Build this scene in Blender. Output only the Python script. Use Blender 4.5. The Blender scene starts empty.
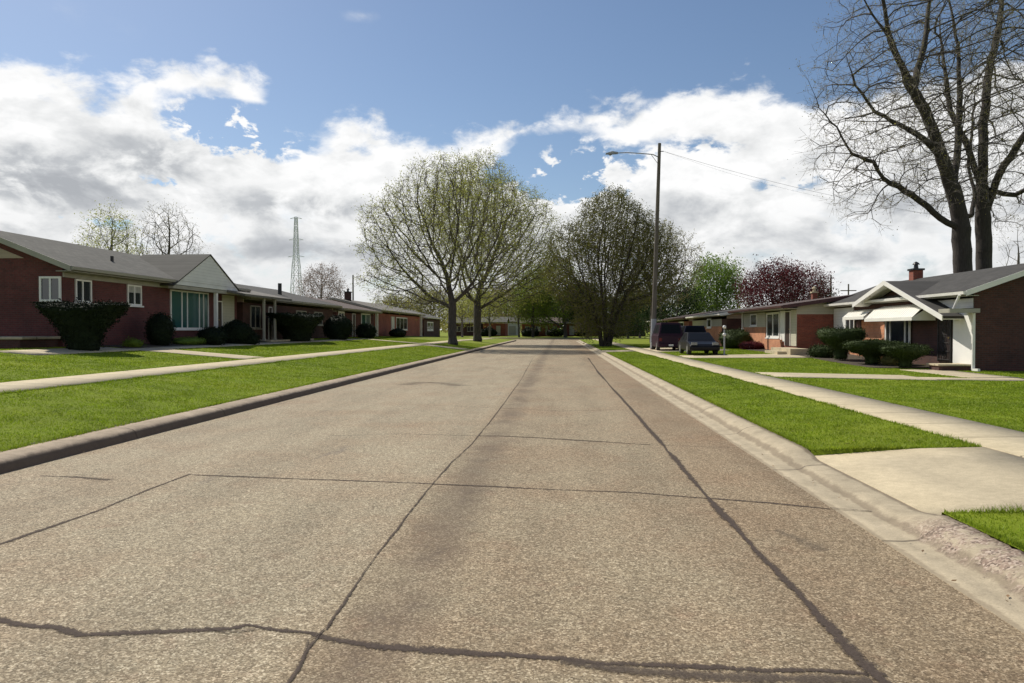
import bpy, math, random
import numpy as np
from mathutils import Vector, Matrix
R = math.radians
SC = bpy.context.scene
COL = SC.collection

# ------------------------------------------------------------------ camera
CAMH, F = 1.7, 740.0
YAW = math.atan(47 / F)
PITCH = math.atan(11.5 / F)
cam = bpy.data.cameras.new('camera'); camo = bpy.data.objects.new('camera', cam); COL.objects.link(camo)
camo.location = (0, 0, CAMH); camo.rotation_euler = (math.pi / 2 - PITCH, 0, YAW)
cam.sensor_width = 36; cam.lens = F / 1024 * 36; cam.clip_end = 6000; cam.clip_start = 0.05
SC.camera = camo
# ------------------------------------------------------------------ light
SUN_AZ, SUN_EL = R(-47), R(47)            # azimuth from +Y towards +X
SKY_STR, SUN_STR = 0.095, 5.0
SC.view_settings.view_transform = 'Standard'; SC.view_settings.look = 'None'
SC.view_settings.exposure = 0.0; SC.view_settings.gamma = 1
sun = bpy.data.lights.new('sun', 'SUN'); sun.energy = SUN_STR; sun.angle = R(0.53); sun.color = (1, .935, .82)
suno = bpy.data.objects.new('sun', sun); COL.objects.link(suno)
sd = Vector((math.sin(SUN_AZ) * math.cos(SUN_EL), math.cos(SUN_AZ) * math.cos(SUN_EL), math.sin(SUN_EL)))
suno.rotation_euler = sd.to_track_quat('Z', 'Y').to_euler()

# camera rays: used to find where things stand in the place
_Fw = Vector((-math.sin(YAW) * math.cos(PITCH), math.cos(YAW) * math.cos(PITCH), -math.sin(PITCH)))
_Rt = Vector((math.cos(YAW), math.sin(YAW), 0)); _Up = _Rt.cross(_Fw)
def ray(px, py): return _Fw + _Rt * ((px - 512) / F) + _Up * ((341.5 - py) / F)
def onz(px, py, z=0.0):
    d = ray(px, py); t = (z - CAMH) / d.z; return Vector((d.x * t, d.y * t, z))
def onx(px, py, X):
    d = ray(px, py); t = X / d.x; return Vector((X, d.y * t, CAMH + d.z * t))
def ony(px, py, Y):
    d = ray(px, py); t = Y / d.y; return Vector((d.x * t, Y, CAMH + d.z * t))
def yx(px, X): return onx(px, 330, X).y          # where the column px meets the plane X
def zx(px, py, X): return onx(px, py, X).z
def azel(px, py):
    d = ray(px, py).normalized(); return math.atan2(d.x, d.y), math.asin(d.z)

# ------------------------------------------------------------------ node helper
class NT:
    def __init__(s, tree): s.t = tree; s.n = tree.nodes; s.n.clear()
    def node(s, typ, **kw):
        nd = s.n.new(typ)
        for k, v in kw.items():
            if k.startswith('_'): setattr(nd, k[1:], v)
        return nd
    def link(s, a, b): s.t.links.new(a, b)
    def put(s, sock, v):
        if isinstance(v, bpy.types.NodeSocket): s.link(v, sock)
        elif v is not None: sock.default_value = v
    def math(s, op, a, b=None, c=None, clamp=False):
        nd = s.n.new('ShaderNodeMath'); nd.operation = op; nd.use_clamp = clamp
        s.put(nd.inputs[0], a)
        if b is not None: s.put(nd.inputs[1], b)
        if c is not None: s.put(nd.inputs[2], c)
        return nd.outputs[0]
    def noise(s, vec, scale, detail=4, rough=.55, dist=0):
        nd = s.n.new('ShaderNodeTexNoise')
        if vec is not None: s.link(vec, nd.inputs['Vector'])
        nd.inputs['Scale'].default_value = scale; nd.inputs['Detail'].default_value = detail
        nd.inputs['Roughness'].default_value = rough; nd.inputs['Distortion'].default_value = dist
        return nd.outputs['Fac']
    def voro(s, vec, scale, feature='F1', out='Color', rnd=1.0):
        nd = s.n.new('ShaderNodeTexVoronoi'); nd.feature = feature
        s.link(vec, nd.inputs['Vector']); nd.inputs['Scale'].default_value = scale
        nd.inputs['Randomness'].default_value = rnd
        return nd.outputs[out]
    def ramp(s, fac, stops, interp='LINEAR'):
        nd = s.n.new('ShaderNodeValToRGB'); nd.color_ramp.interpolation = interp; s.put(nd.inputs[0], fac)
        e = nd.color_ramp.elements
        e[0].position, e[0].color = stops[0][0], c4(stops[0][1])
        e[1].position, e[1].color = stops[-1][0], c4(stops[-1][1])
        for p, c in stops[1:-1]:
            x = e.new(p); x.color = c4(c)
        return nd.outputs[0]
    def mix(s, fac, a, b, typ='MIX'):
        nd = s.n.new('ShaderNodeMix'); nd.data_type = 'RGBA'; nd.blend_type = typ
        s.put(nd.inputs[0], fac)
        s.put(nd.inputs[6], c4(a) if not isinstance(a, bpy.types.NodeSocket) else a)
        s.put(nd.inputs[7], c4(b) if not isinstance(b, bpy.types.NodeSocket) else b)
        return nd.outputs[2]
    def smooth(s, x, a, b):
        nd = s.n.new('ShaderNodeMapRange'); nd.interpolation_type = 'SMOOTHSTEP'; s.put(nd.inputs[0], x)
        nd.inputs[1].default_value = a; nd.inputs[2].default_value = b
        return nd.outputs[0]
def c4(c):
    if isinstance(c, (int, float)): return (c, c, c, 1)
    return (c[0], c[1], c[2], 1) if len(c) == 3 else tuple(c)

# ------------------------------------------------------------------ sky
world = bpy.data.worlds.new('World'); SC.world = world; world.use_nodes = True
w = NT(world.node_tree)
sky = w.node('ShaderNodeTexSky'); sky.sky_type = 'NISHITA'; sky.sun_disc = False
sky.sun_elevation = SUN_EL; sky.sun_rotation = SUN_AZ % (2 * math.pi)
sky.air_density = 1.0; sky.dust_density = .6; sky.ozone_density = 3.0
bgs = w.node('ShaderNodeBackground'); bgs.inputs[1].default_value = SKY_STR; w.link(sky.outputs[0], bgs.inputs[0])
tc = w.node('ShaderNodeTexCoord'); sep = w.node('ShaderNodeSeparateXYZ'); w.link(tc.outputs['Generated'], sep.inputs[0])
az = w.math('ARCTAN2', sep.outputs[0], sep.outputs[1]); el = w.math('ARCSINE', sep.outputs[2])
cmb = w.node('ShaderNodeCombineXYZ'); w.link(az, cmb.inputs[0]); w.link(el, cmb.inputs[1])
P = cmb.outputs[0]
vs = w.node('ShaderNodeVectorMath'); vs.operation = 'MULTIPLY'; w.link(P, vs.inputs[0]); vs.inputs[1].default_value = (1, 1.7, 1)
PS = vs.outputs[0]
n1 = w.noise(PS, 7, 9, .58, .25); n2 = w.noise(PS, 2.6, 7, .55, .3); n3 = w.noise(PS, 22, 7, .6, .2)
# the height the cloud bank reaches in each direction
tops = [(-120, 100), (0, 84), (40, 86), (110, 92), (150, 74), (200, 66), (262, 70), (278, 100), (330, 124), (390, 138), (430, 148),
        (480, 138), (530, 130), (590, 114), (640, 100), (700, 98), (770, 92), (820, 96), (880, 84), (960, 80), (1024, 72)]
fc = w.node('ShaderNodeFloatCurve')
pts = [azel(px, py) for px, py in tops]
cv = fc.mapping.curves[0]
fc.mapping.use_clip = False
allp = [(-math.pi, .24), (-1.4, .25)] + pts + [(1.4, .3), (math.pi, .24)]
nx = lambda a: (a + math.pi) / (2 * math.pi)
cv.points[0].location = (0, allp[0][1]); cv.points[1].location = (1, allp[-1][1])
for a, e in allp[1:-1]: cv.points.new(nx(a), e)
fc.mapping.update()
w.link(w.math('MULTIPLY_ADD', az, 1 / (2 * math.pi), .5), fc.inputs['Value'])
top = fc.outputs[0]
def blobs(lst):
    acc = None
    for px, py, rx, ry, wt in lst:
        a, e = azel(px, py); sx, sy = F / rx * .93, F / ry * .93
        m = w.node('ShaderNodeMapping'); w.link(P, m.inputs[0])
        m.inputs['Scale'].default_value = (sx, sy, 1); m.inputs['Location'].default_value = (-a * sx, -e * sy, 0)
        g = w.node('ShaderNodeTexGradient'); g.gradient_type = 'SPHERICAL'; w.link(m.outputs[0], g.inputs[0])
        acc = w.math('MULTIPLY_ADD', g.outputs['Fac'], wt, acc if acc is not None else 0.0)
    return acc
holes = blobs([(240, 140, 84, 34, .22), (206, 112, 56, 22, .12), (290, 108, 40, 22, .08), (170, 186, 80, 22, .2), (572, 178, 92, 48, .26), (700, 150, 80, 24, .13),
               (785, 186, 120, 26, .16), (95, 222, 110, 22, .2), (690, 236, 130, 22, .16), (500, 180, 60, 24, .08),
               (225, 236, 90, 20, .22), (640, 205, 40, 26, .08), (400, 190, 60, 20, .06)])
d = w.math('SUBTRACT', top, el)                      # angular distance below the bank's top
d = w.math('MULTIPLY_ADD', w.math('SUBTRACT', n1, .45), .13, d)
d = w.math('MULTIPLY_ADD', w.math('SUBTRACT', n3, .49), .095, d)
d = w.math('SUBTRACT', d, w.math('MULTIPLY', holes, w.smooth(n3, .26, .66)))
dens = w.smooth(d, -.010, .026)
# small detached wisp high up
wisp = w.math('MULTIPLY', w.smooth(w.math('MULTIPLY', blobs([(362, 16, 42, 12, .5), (90, 20, 160, 40, .35)]), n3), .12, .45), .45)
dens = w.math('MAXIMUM', dens, wisp)
greys = blobs([(40, 182, 130, 30, 1.15), (155, 158, 85, 24, .95), (10, 150, 50, 16, .4), (262, 205, 80, 18, .6), (335, 212, 90, 22, .65), (190, 232, 100, 12, .3), (60, 232, 100, 12, .25), (590, 228, 90, 20, .3),
               (760, 232, 160, 18, .35), (320, 250, 120, 12, .6), (700, 200, 120, 26, .4), (940, 210, 120, 26, .4), (900, 175, 160, 30, .3), (800, 262, 200, 20, .3)])
n4 = w.noise(PS, 11, 8, .6, .4)
gr = w.math('MULTIPLY', greys, w.smooth(n4, .30, .58))
up = w.node('ShaderNodeVectorMath'); up.operation = 'ADD'; w.link(PS, up.inputs[0]); up.inputs[1].default_value = (-.012, .04, 0)
n1u = w.noise(up.outputs[0], 7, 5, .58, .25); n4u = w.noise(up.outputs[0], 16, 4, .6, .3); n4b = w.noise(PS, 16, 4, .6, .3)
relief = w.math('ADD', w.math('MULTIPLY', w.math('SUBTRACT', n1u, n1), 1.7), w.math('MULTIPLY', w.math('SUBTRACT', n4u, n4b), .5))
gr = w.math('MULTIPLY_ADD', relief, .9, gr); gr = w.math('MAXIMUM', gr, 0.0)
gr = w.math('MULTIPLY_ADD', w.smooth(n4, .47, .68), .16, gr)
gr = w.math('ADD', gr, w.math('MULTIPLY', w.smooth(n3, .48, .72), .07), clamp=True)
thin = w.math('MULTIPLY', w.math('MULTIPLY', w.smooth(n4, .50, .34), w.smooth(n3, .60, .40)), w.smooth(d, .12, .20))   # thinner veils lower down let the blue through
dens = w.math('SUBTRACT', dens, w.math('MULTIPLY', thin, .55), clamp=True)
low = w.smooth(el, .20, .05)
gr = w.math('MULTIPLY_ADD', w.math('MULTIPLY', low, w.smooth(n2, .3, .62)), .26, gr, clamp=True)
ccol = w.ramp(gr, [(0, (1.0, 1.0, 1.0)), (.3, (.80, .81, .815)), (.65, (.54, .56, .585)), (1, (.43, .45, .48))])
bgc = w.node('ShaderNodeBackground'); w.link(ccol, bgc.inputs[0]); bgc.inputs[1].default_value = 1.02
mx = w.node('ShaderNodeMixShader'); w.link(dens, mx.inputs[0]); w.link(bgs.outputs[0], mx.inputs[1]); w.link(bgc.outputs[0], mx.inputs[2])
wo = w.node('ShaderNodeOutputWorld'); w.link(mx.outputs[0], wo.inputs[0])

# ------------------------------------------------------------------ materials
M = {}
def mat(name, base=None, rough=.8, metal=0, spec=.5, fn=None, bump=None, transl=0):
    m = bpy.data.materials.new(name); m.use_nodes = True; t = NT(m.node_tree)
    out = t.node('ShaderNodeOutputMaterial'); b = t.node('ShaderNodeBsdfPrincipled')
    b.inputs['Roughness'].default_value = rough; b.inputs['Metallic'].default_value = metal
    b.inputs['Specular IOR Level'].default_value = spec
    t.tc = t.node('ShaderNodeTexCoord'); t.obj = t.tc.outputs['Object']; t.b = b; t.out = out
    g = t.node('ShaderNodeNewGeometry'); t.pos = g.outputs['Position']
    col = fn(t) if fn else base
    if isinstance(col, tuple) and len(col) == 2 and isinstance(col[0], bpy.types.NodeSocket): col, h = col; 
    else: h = None
    t.put(b.inputs['Base Color'], col if isinstance(col, bpy.types.NodeSocket) else c4(col))
    if h is not None:
        bp = t.node('ShaderNodeBump'); bp.inputs['Strength'].default_value = bump[0]; bp.inputs['Distance'].default_value = bump[1]
        t.link(h, bp.inputs['Height']); t.link(bp.outputs[0], b.inputs['Normal'])
    if transl:
        tr = t.node('ShaderNodeBsdfTranslucent'); t.put(tr.inputs[0], col if isinstance(col, bpy.types.NodeSocket) else c4(col))
        ms = t.node('ShaderNodeMixShader'); ms.inputs[0].default_value = transl
        t.link(b.outputs[0], ms.inputs[1]); t.link(tr.outputs[0], ms.inputs[2]); t.link(ms.outputs[0], out.inputs[0])
    else: t.link(b.outputs[0], out.inputs[0])
    M[name] = m; return m
def grimed(c, amt=.25, scale=1.5):
    def fn(t):
        n = t.noise(t.obj, scale, 6, .65); k = t.ramp(n, [(.3, 1 - amt), (.7, 1.0)])
        return t.mix(1.0, c, k, 'MULTIPLY')
    return fn
def brickfn(c1, c2, mortar, scale=1.0, band=None):
    def fn(t):
        s = t.node('ShaderNodeSeparateXYZ'); t.link(t.pos, s.inputs[0])
        cx = t.node('ShaderNodeCombineXYZ'); t.link(t.math('ADD', s.outputs[0], s.outputs[1]), cx.inputs[0]); t.link(s.outputs[2], cx.inputs[1])
        b = t.node('ShaderNodeTexBrick'); t.link(cx.outputs[0], b.inputs['Vector'])
        b.inputs['Color1'].default_value = c4(c1); b.inputs['Color2'].default_value = c4(c2); b.inputs['Mortar'].default_value = c4(mortar)
        b.inputs['Scale'].default_value = 1; b.inputs['Brick Width'].default_value = .21; b.inputs['Row Height'].default_value = .075
        b.inputs['Mortar Size'].default_value = .008; b.inputs['Bias'].default_value = -.1
        n = t.noise(t.pos, 1.1, 5, .6); k = t.ramp(n, [(.3, .72), (.7, 1.12)])
        n2_ = t.noise(t.pos, 14, 3, .6); k2 = t.ramp(n2_, [(.3, .82), (.7, 1.1)])
        return t.mix(1, t.mix(1, b.outputs[0], k, 'MULTIPLY'), k2, 'MULTIPLY')
    return fn
def shinglefn(c):
    def fn(t):
        s = t.node('ShaderNodeSeparateXYZ'); t.link(t.pos, s.inputs[0])
        cx = t.node('ShaderNodeCombineXYZ'); t.link(s.outputs[1], cx.inputs[0]); t.link(t.math('MULTIPLY', s.outputs[2], 2.6), cx.inputs[1])
        b = t.node('ShaderNodeTexBrick'); t.link(cx.outputs[0], b.inputs['Vector'])
        b.inputs['Color1'].default_value = c4([x * .8 for x in c]); b.inputs['Color2'].default_value = c4([x * 1.2 for x in c])
        b.inputs['Mortar'].default_value = c4([x * .6 for x in c]); b.inputs['Brick Width'].default_value = .3
        b.inputs['Row Height'].default_value = .14; b.inputs['Mortar Size'].default_value = .01; b.inputs['Scale'].default_value = 1
        n = t.noise(t.pos, .7, 6, .6); k = t.ramp(n, [(.3, .78), (.7, 1.15)])
        return t.mix(1, b.outputs[0], k, 'MULTIPLY')
    return fn
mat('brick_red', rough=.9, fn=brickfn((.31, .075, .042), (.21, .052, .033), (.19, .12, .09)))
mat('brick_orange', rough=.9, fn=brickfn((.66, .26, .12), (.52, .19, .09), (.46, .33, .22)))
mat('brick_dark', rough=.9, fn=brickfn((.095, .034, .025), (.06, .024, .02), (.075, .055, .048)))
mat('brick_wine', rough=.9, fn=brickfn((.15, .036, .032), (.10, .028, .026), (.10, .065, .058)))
mat('brick_bright', rough=.9, fn=brickfn((.42, .10, .06), (.30, .075, .05), (.24, .16, .12)))  # a brighter red brick, used on the fourth left house
mat('roof_grey', rough=.95, fn=shinglefn((.082, .079, .068)))
mat('roof_dark', rough=.95, fn=shinglefn((.055, .052, .048)))
mat('roof_light', rough=.95, fn=shinglefn((.17, .155, .135)))
mat('roof_brown', rough=.95, fn=shinglefn((.10, .07, .062)))
def siding(c):
    def fn(t):
        s = t.node('ShaderNodeSeparateXYZ'); t.link(t.pos, s.inputs[0])
        f = t.math('FRACT', t.math('MULTIPLY', s.outputs[2], 6.5)); k = t.ramp(f, [(0, .55), (.1, 1), (1, .96)])
        n = t.noise(t.pos, 1.3, 5, .6); k2 = t.ramp(n, [(.3, .86), (.7, 1.0)])
        return t.mix(1, t.mix(1, c, k, 'MULTIPLY'), k2, 'MULTIPLY')
    return fn
mat('siding_white', rough=.6, fn=siding((.76, .76, .73)))
mat('siding_cream', rough=.7, fn=siding((.48, .46, .36)))
mat('siding_beige', rough=.7, fn=siding((.42, .33, .25)))
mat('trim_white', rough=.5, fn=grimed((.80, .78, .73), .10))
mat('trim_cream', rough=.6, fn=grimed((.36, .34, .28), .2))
mat('trim_maroon', rough=.6, fn=grimed((.07, .022, .02), .2))
mat('panel_white', rough=.6, fn=grimed((.82, .81, .77), .08, .8))
mat('awning', rough=.55, fn=grimed((.78, .76, .68), .10))
mat('glass', (.025, .032, .036), rough=.07, spec=.9)
mat('glass_teal', (.03, .10, .09), rough=.1, spec=.9)
mat('curtain', rough=.8, fn=grimed((.45, .44, .40), .35, 6))
mat('iron', (.02, .02, .02), rough=.5)
mat('door_dark', rough=.6, fn=grimed((.05, .028, .022), .3))
mat('car_maroon', (.03, .010, .022), rough=.45, spec=.2)
mat('car_blue', (.008, .009, .022), rough=.45, spec=.15)
mat('car_black', (.005, .005, .007), rough=.4, spec=.2)
mat('car_glass', (.008, .009, .011), rough=.35, spec=.12)
mat('tyre', (.02, .02, .02), rough=.9)
mat('rim', (.45, .45, .46), rough=.35, metal=.8)
mat('lamp_red', (.12, .01, .012), rough=.25)
mat('lamp_clear', (.22, .22, .21), rough=.25)
mat('galvanised', rough=.6, fn=grimed((.36, .37, .39), .2))
mat('tower_steel', (.62, .64, .67), rough=.7)
mat('wire', (.03, .03, .03), rough=.7)
mat('white_plain', rough=.5, fn=grimed((.75, .74, .7), .12))
mat('brass', (.45, .35, .12), rough=.4, metal=.9)
def woodpole(t):
    s = t.node('ShaderNodeMapping'); t.link(t.obj, s.inputs[0]); s.inputs['Scale'].default_value = (9, 9, .5)
    n = t.noise(s.outputs[0], 1.5, 6, .65); return t.ramp(n, [(.3, (.075, .062, .05)), (.7, (.2, .175, .145))])
mat('pole_wood', rough=.95, fn=woodpole)
def bark(c):
    def fn(t):
        s = t.node('ShaderNodeMapping'); t.link(t.obj, s.inputs[0]); s.inputs['Scale'].default_value = (6, 6, 1.2)
        n = t.noise(s.outputs[0], 2.2, 6, .7)
        return t.ramp(n, [(.32, tuple(x * .5 for x in c)), (.7, tuple(x * 1.3 for x in c))]), n
    return fn
mat('bark_grey', rough=.95, fn=bark((.085, .072, .06)), bump=(.6, .03))
mat('bark_dark', rough=.95, fn=bark((.05, .042, .036)), bump=(.6, .03))
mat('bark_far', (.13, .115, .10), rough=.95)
mat('twig_brown', (.17, .145, .10), rough=.95)
mat('twig_grey', (.24, .21, .18), rough=.95)
def leaf(c, var=.35):
    def fn(t):
        n = t.noise(t.obj, .9, 3, .6); n2_ = t.noise(t.obj, 9, 2, .5)
        k = t.ramp(n, [(.3, 1 - var), (.7, 1 + var * .6)]); k2 = t.ramp(n2_, [(.3, .75), (.7, 1.2)])
        return t.mix(1, t.mix(1, c, k, 'MULTIPLY'), k2, 'MULTIPLY')
    return fn
mat('leaf_spring', rough=.8, spec=.1, fn=leaf((.36, .38, .085)), transl=.55)
mat('leaf_bud', spec=.12, rough=.8, fn=leaf((.28, .26, .09)), transl=.45)
mat('leaf_olive', spec=.12, rough=.8, fn=leaf((.16, .165, .04)), transl=.45)
mat('leaf_green', spec=.12, rough=.6, fn=leaf((.20, .30, .05)), transl=.5)
mat('leaf_lime', spec=.12, rough=.6, fn=leaf((.17, .24, .03)), transl=.4)
mat('leaf_deep', spec=.12, rough=.7, fn=leaf((.035, .065, .02)), transl=.2)
mat('leaf_maroon', spec=.12, rough=.6, fn=leaf((.13, .028, .034)), transl=.35)
mat('leaf_pink', spec=.12, rough=.7, fn=leaf((.30, .2, .15)), transl=.25)
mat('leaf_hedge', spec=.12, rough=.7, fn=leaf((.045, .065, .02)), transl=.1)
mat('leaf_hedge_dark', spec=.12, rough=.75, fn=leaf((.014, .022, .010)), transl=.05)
mat('flower', (.25, .04, .16), rough=.7)
mat('flower_pale', (.5, .5, .35), rough=.7)

# ground materials --------------------------------------------------
def grassfn(t):
    big = t.noise(t.pos, .35, 5, .6); mid = t.noise(t.pos, 2.2, 5, .65); fine = t.noise(t.pos, 60, 3, .7)
    c = t.ramp(big, [(.3, (.15, .21, .014)), (.5, (.19, .25, .017)), (.72, (.25, .30, .026))])
    s = t.node('ShaderNodeSeparateXYZ'); t.link(t.pos, s.inputs[0])
    far = t.smooth(s.outputs[1], 30, 60)
    c = t.mix(t.math('MULTIPLY', far, t.smooth(mid, .35, .7)), c, (.22, .24, .04))
    c = t.mix(1, c, t.ramp(mid, [(.3, .78), (.7, 1.15)]), 'MULTIPLY')
    c = t.mix(1, c, t.ramp(fine, [(.25, .6), (.75, 1.25)]), 'MULTIPLY')
    return c, fine
mat('lawn', rough=.9, spec=.1, fn=grassfn, bump=(.8, .03))
def bladefn(t):
    big = t.noise(t.pos, .35, 5, .6); mid = t.noise(t.pos, 2.2, 5, .65); fine = t.noise(t.pos, 35, 2, .7)
    c = t.ramp(big, [(.3, (.19, .27, .016)), (.5, (.25, .345, .02)), (.72, (.33, .40, .032))])
    c = t.mix(1, c, t.ramp(mid, [(.3, .75), (.7, 1.15)]), 'MULTIPLY')
    return t.mix(1, c, t.ramp(fine, [(.25, .62), (.75, 1.3)]), 'MULTIPLY')
mat('blade', rough=.6, spec=.3, fn=bladefn, transl=.4)
def soil(t):
    n = t.noise(t.pos, 30, 5, .7); return t.ramp(n, [(.3, (.03, .022, .015)), (.7, (.09, .07, .05))]), n
mat('soil', rough=1, fn=soil, bump=(1, .03))

def roadfn(t):
    s = t.node('ShaderNodeSeparateXYZ'); t.link(t.pos, s.inputs[0]); X, Y = s.outputs[0], s.outputs[1]
    v = t.voro(t.pos, 95); sv = t.node('ShaderNodeSeparateColor'); t.link(v, sv.inputs[0])
    stone = t.ramp(sv.outputs[0], [(0, (.17, .142, .098)), (.45, (.285, .245, .172)), (.8, (.41, .36, .262)), (1, (.62, .57, .44))])
    v2 = t.voro(t.pos, 38); sv2 = t.node('ShaderNodeSeparateColor'); t.link(v2, sv2.inputs[0])
    stone = t.mix(1, stone, t.ramp(sv2.outputs[1], [(0, .82), (1, 1.16)]), 'MULTIPLY')
    fine = t.noise(t.pos, 150, 3, .7)
    c = t.mix(1, stone, t.ramp(fine, [(.28, .62), (.7, 1.3)]), 'MULTIPLY')
    # long worn tracks and patches
    st = t.node('ShaderNodeMapping'); t.link(t.pos, st.inputs[0]); st.inputs['Scale'].default_value = (1.0, .16, 1)
    tr = t.noise(st.outputs[0], 1.1, 6, .62); c = t.mix(1, c, t.ramp(tr, [(.3, .80), (.52, 1.0), (.75, 1.10)]), 'MULTIPLY')
    pt = t.noise(t.pos, .55, 6, .65); c = t.mix(1, c, t.ramp(pt, [(.3, (.93, .84, .80)), (.55, (1, 1, 1)), (.75, (1.05, 1.05, 1.03))]), 'MULTIPLY')
    # oily strip to the right of the middle seam
    dx = t.math('ADD', X, .98); dx = t.math('MULTIPLY_ADD', t.math('SUBTRACT', t.noise(t.pos, 2.6, 7, .75), .5), .75, dx)
    band = t.math('SUBTRACT', 1.0, t.smooth(t.math('ABSOLUTE', dx), .02, .42))
    band = t.math('MULTIPLY', band, t.ramp(t.noise(t.pos, .9, 5, .65), [(.3, .15), (.6, 1)]))
    band = t.math('MULTIPLY', band, t.ramp(sv2.outputs[1], [(.1, .35), (.8, 1)])); c = t.mix(t.math('MULTIPLY', band, .8), c, (.105, .083, .068))
    # right hand lane is a little redder and darker
    lx = t.math('MULTIPLY_ADD', t.math('SUBTRACT', pt, .5), .5, X)
    c = t.mix(t.smooth(lx, -1.55, -1.25), c, t.mix(1, c, (.92, .89, .86), 'MULTIPLY')); c = t.mix(t.smooth(lx, 1.1, 1.9), c, t.mix(1, c, (.91, .86, .83), 'MULTIPLY'))
    c = t.mix(1, c, (1.0, .955, .895), 'MULTIPLY')
    blot = t.noise(t.pos, 3.2, 6, .7); c = t.mix(t.smooth(blot, .54, .72), c, t.mix(1, c, (.90, .83, .82), 'MULTIPLY'))
    # oil spots
    sp = t.noise(st.outputs[0], 2.7, 3, .5); c = t.mix(t.math('MULTIPLY', t.smooth(sp, .66, .78), .4), c, (.10, .085, .08))
    return c, fine
mat('asphalt', rough=.88, spec=.25, fn=roadfn, bump=(.55, .006))
def concfn(base, joint_axis=None, jw=1.5, dirt=.3, joff=0.0):
    def fn(t):
        s = t.node('ShaderNodeSeparateXYZ'); t.link(t.pos, s.inputs[0])
        n = t.noise(t.pos, 2.1, 7, .7); f = t.noise(t.pos, 75, 5, .75); m_ = t.noise(t.pos, 12, 4, .6)
        c = t.mix(1, base, t.ramp(n, [(.3, 1 - dirt), (.65, 1.05)]), 'MULTIPLY')
        c = t.mix(1, c, t.ramp(f, [(.25, .72), (.75, 1.18)]), 'MULTIPLY'); c = t.mix(1, c, t.ramp(m_, [(.3, .88), (.7, 1.05)]), 'MULTIPLY')
        if joint_axis is not None:
            fr = t.math('FRACT', t.math('MULTIPLY_ADD', s.outputs[joint_axis], 1 / jw, joff)); dd = t.math('ABSOLUTE', t.math('SUBTRACT', fr, .5))
            j = t.smooth(dd, .5 - .03 / jw, .5 - .008 / jw); c = t.mix(t.math('MULTIPLY', j, .7), c, (.06, .05, .04))
        return c, f
    return fn
mat('concrete_walk', rough=.9, spec=.2, fn=concfn((.55, .47, .32), 1, 1.5, .2), bump=(.4, .006))
mat('concrete_drive', rough=.9, spec=.2, fn=concfn((.53, .45, .31), None, dirt=.16), bump=(.4, .006))
def gutterfn(t):
    c, f = concfn((.48, .405, .285), 1, 3.05, .28)(t)
    s = t.node('ShaderNodeSeparateXYZ'); t.link(t.pos, s.inputs[0]); n = t.noise(t.pos, 4, 7, .7); n2_ = t.noise(t.pos, .9, 5, .6)
    x = t.math('MULTIPLY_ADD', t.math('SUBTRACT', n, .5), .13, s.outputs[0])
    def band(c0, w0): return t.math('SUBTRACT', 1.0, t.smooth(t.math('ABSOLUTE', t.math('SUBTRACT', x, c0)), w0 * .3, w0))
    g1 = t.math('MULTIPLY', band(2.92, .055), .75); g2 = t.math('MULTIPLY', band(2.61, .05), .6); g3 = t.math('MULTIPLY', band(3.24, .06), .8)
    c = t.mix(t.math('MULTIPLY', t.math('MAXIMUM', t.math('MAXIMUM', g1, g2), g3), .75), c, (.15, .115, .08))
    # chipped, exposed aggregate by the near end of the drive
    yy = t.math('SUBTRACT', 1.0, t.smooth(t.math('ABSOLUTE', t.math('SUBTRACT', s.outputs[1], 4.9)), 1.0, 1.8)); xx = t.smooth(x, 2.84, 2.98)
    v = t.voro(t.pos, 60); sv = t.node('ShaderNodeSeparateColor'); t.link(v, sv.inputs[0])
    ag = t.ramp(sv.outputs[0], [(0, (.10, .075, .06)), (.5, (.30, .22, .17)), (1, (.50, .41, .33))])
    return t.mix(t.math('MULTIPLY', t.math('MULTIPLY', yy, xx), t.smooth(n, .38, .56)), c, ag), f
mat('concrete_gutter', rough=.9, spec=.2, fn=gutterfn, bump=(.5, .008))
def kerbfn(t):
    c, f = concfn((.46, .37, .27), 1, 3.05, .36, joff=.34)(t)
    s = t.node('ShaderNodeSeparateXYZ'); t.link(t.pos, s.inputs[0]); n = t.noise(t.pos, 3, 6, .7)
    z = t.math('MULTIPLY_ADD', t.math('SUBTRACT', n, .5), .10, s.outputs[2]); k = t.math('SUBTRACT', 1.0, t.smooth(z, .10, .15))  # shade of the upright face painted into the colour, its edge broken by noise
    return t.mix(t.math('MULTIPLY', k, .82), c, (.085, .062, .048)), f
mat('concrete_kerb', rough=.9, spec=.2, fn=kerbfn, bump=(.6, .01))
mat('concrete_chip', rough=.95, spec=.2, fn=concfn((.36, .28, .21), None, dirt=.4), bump=(.8, .01))
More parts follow.
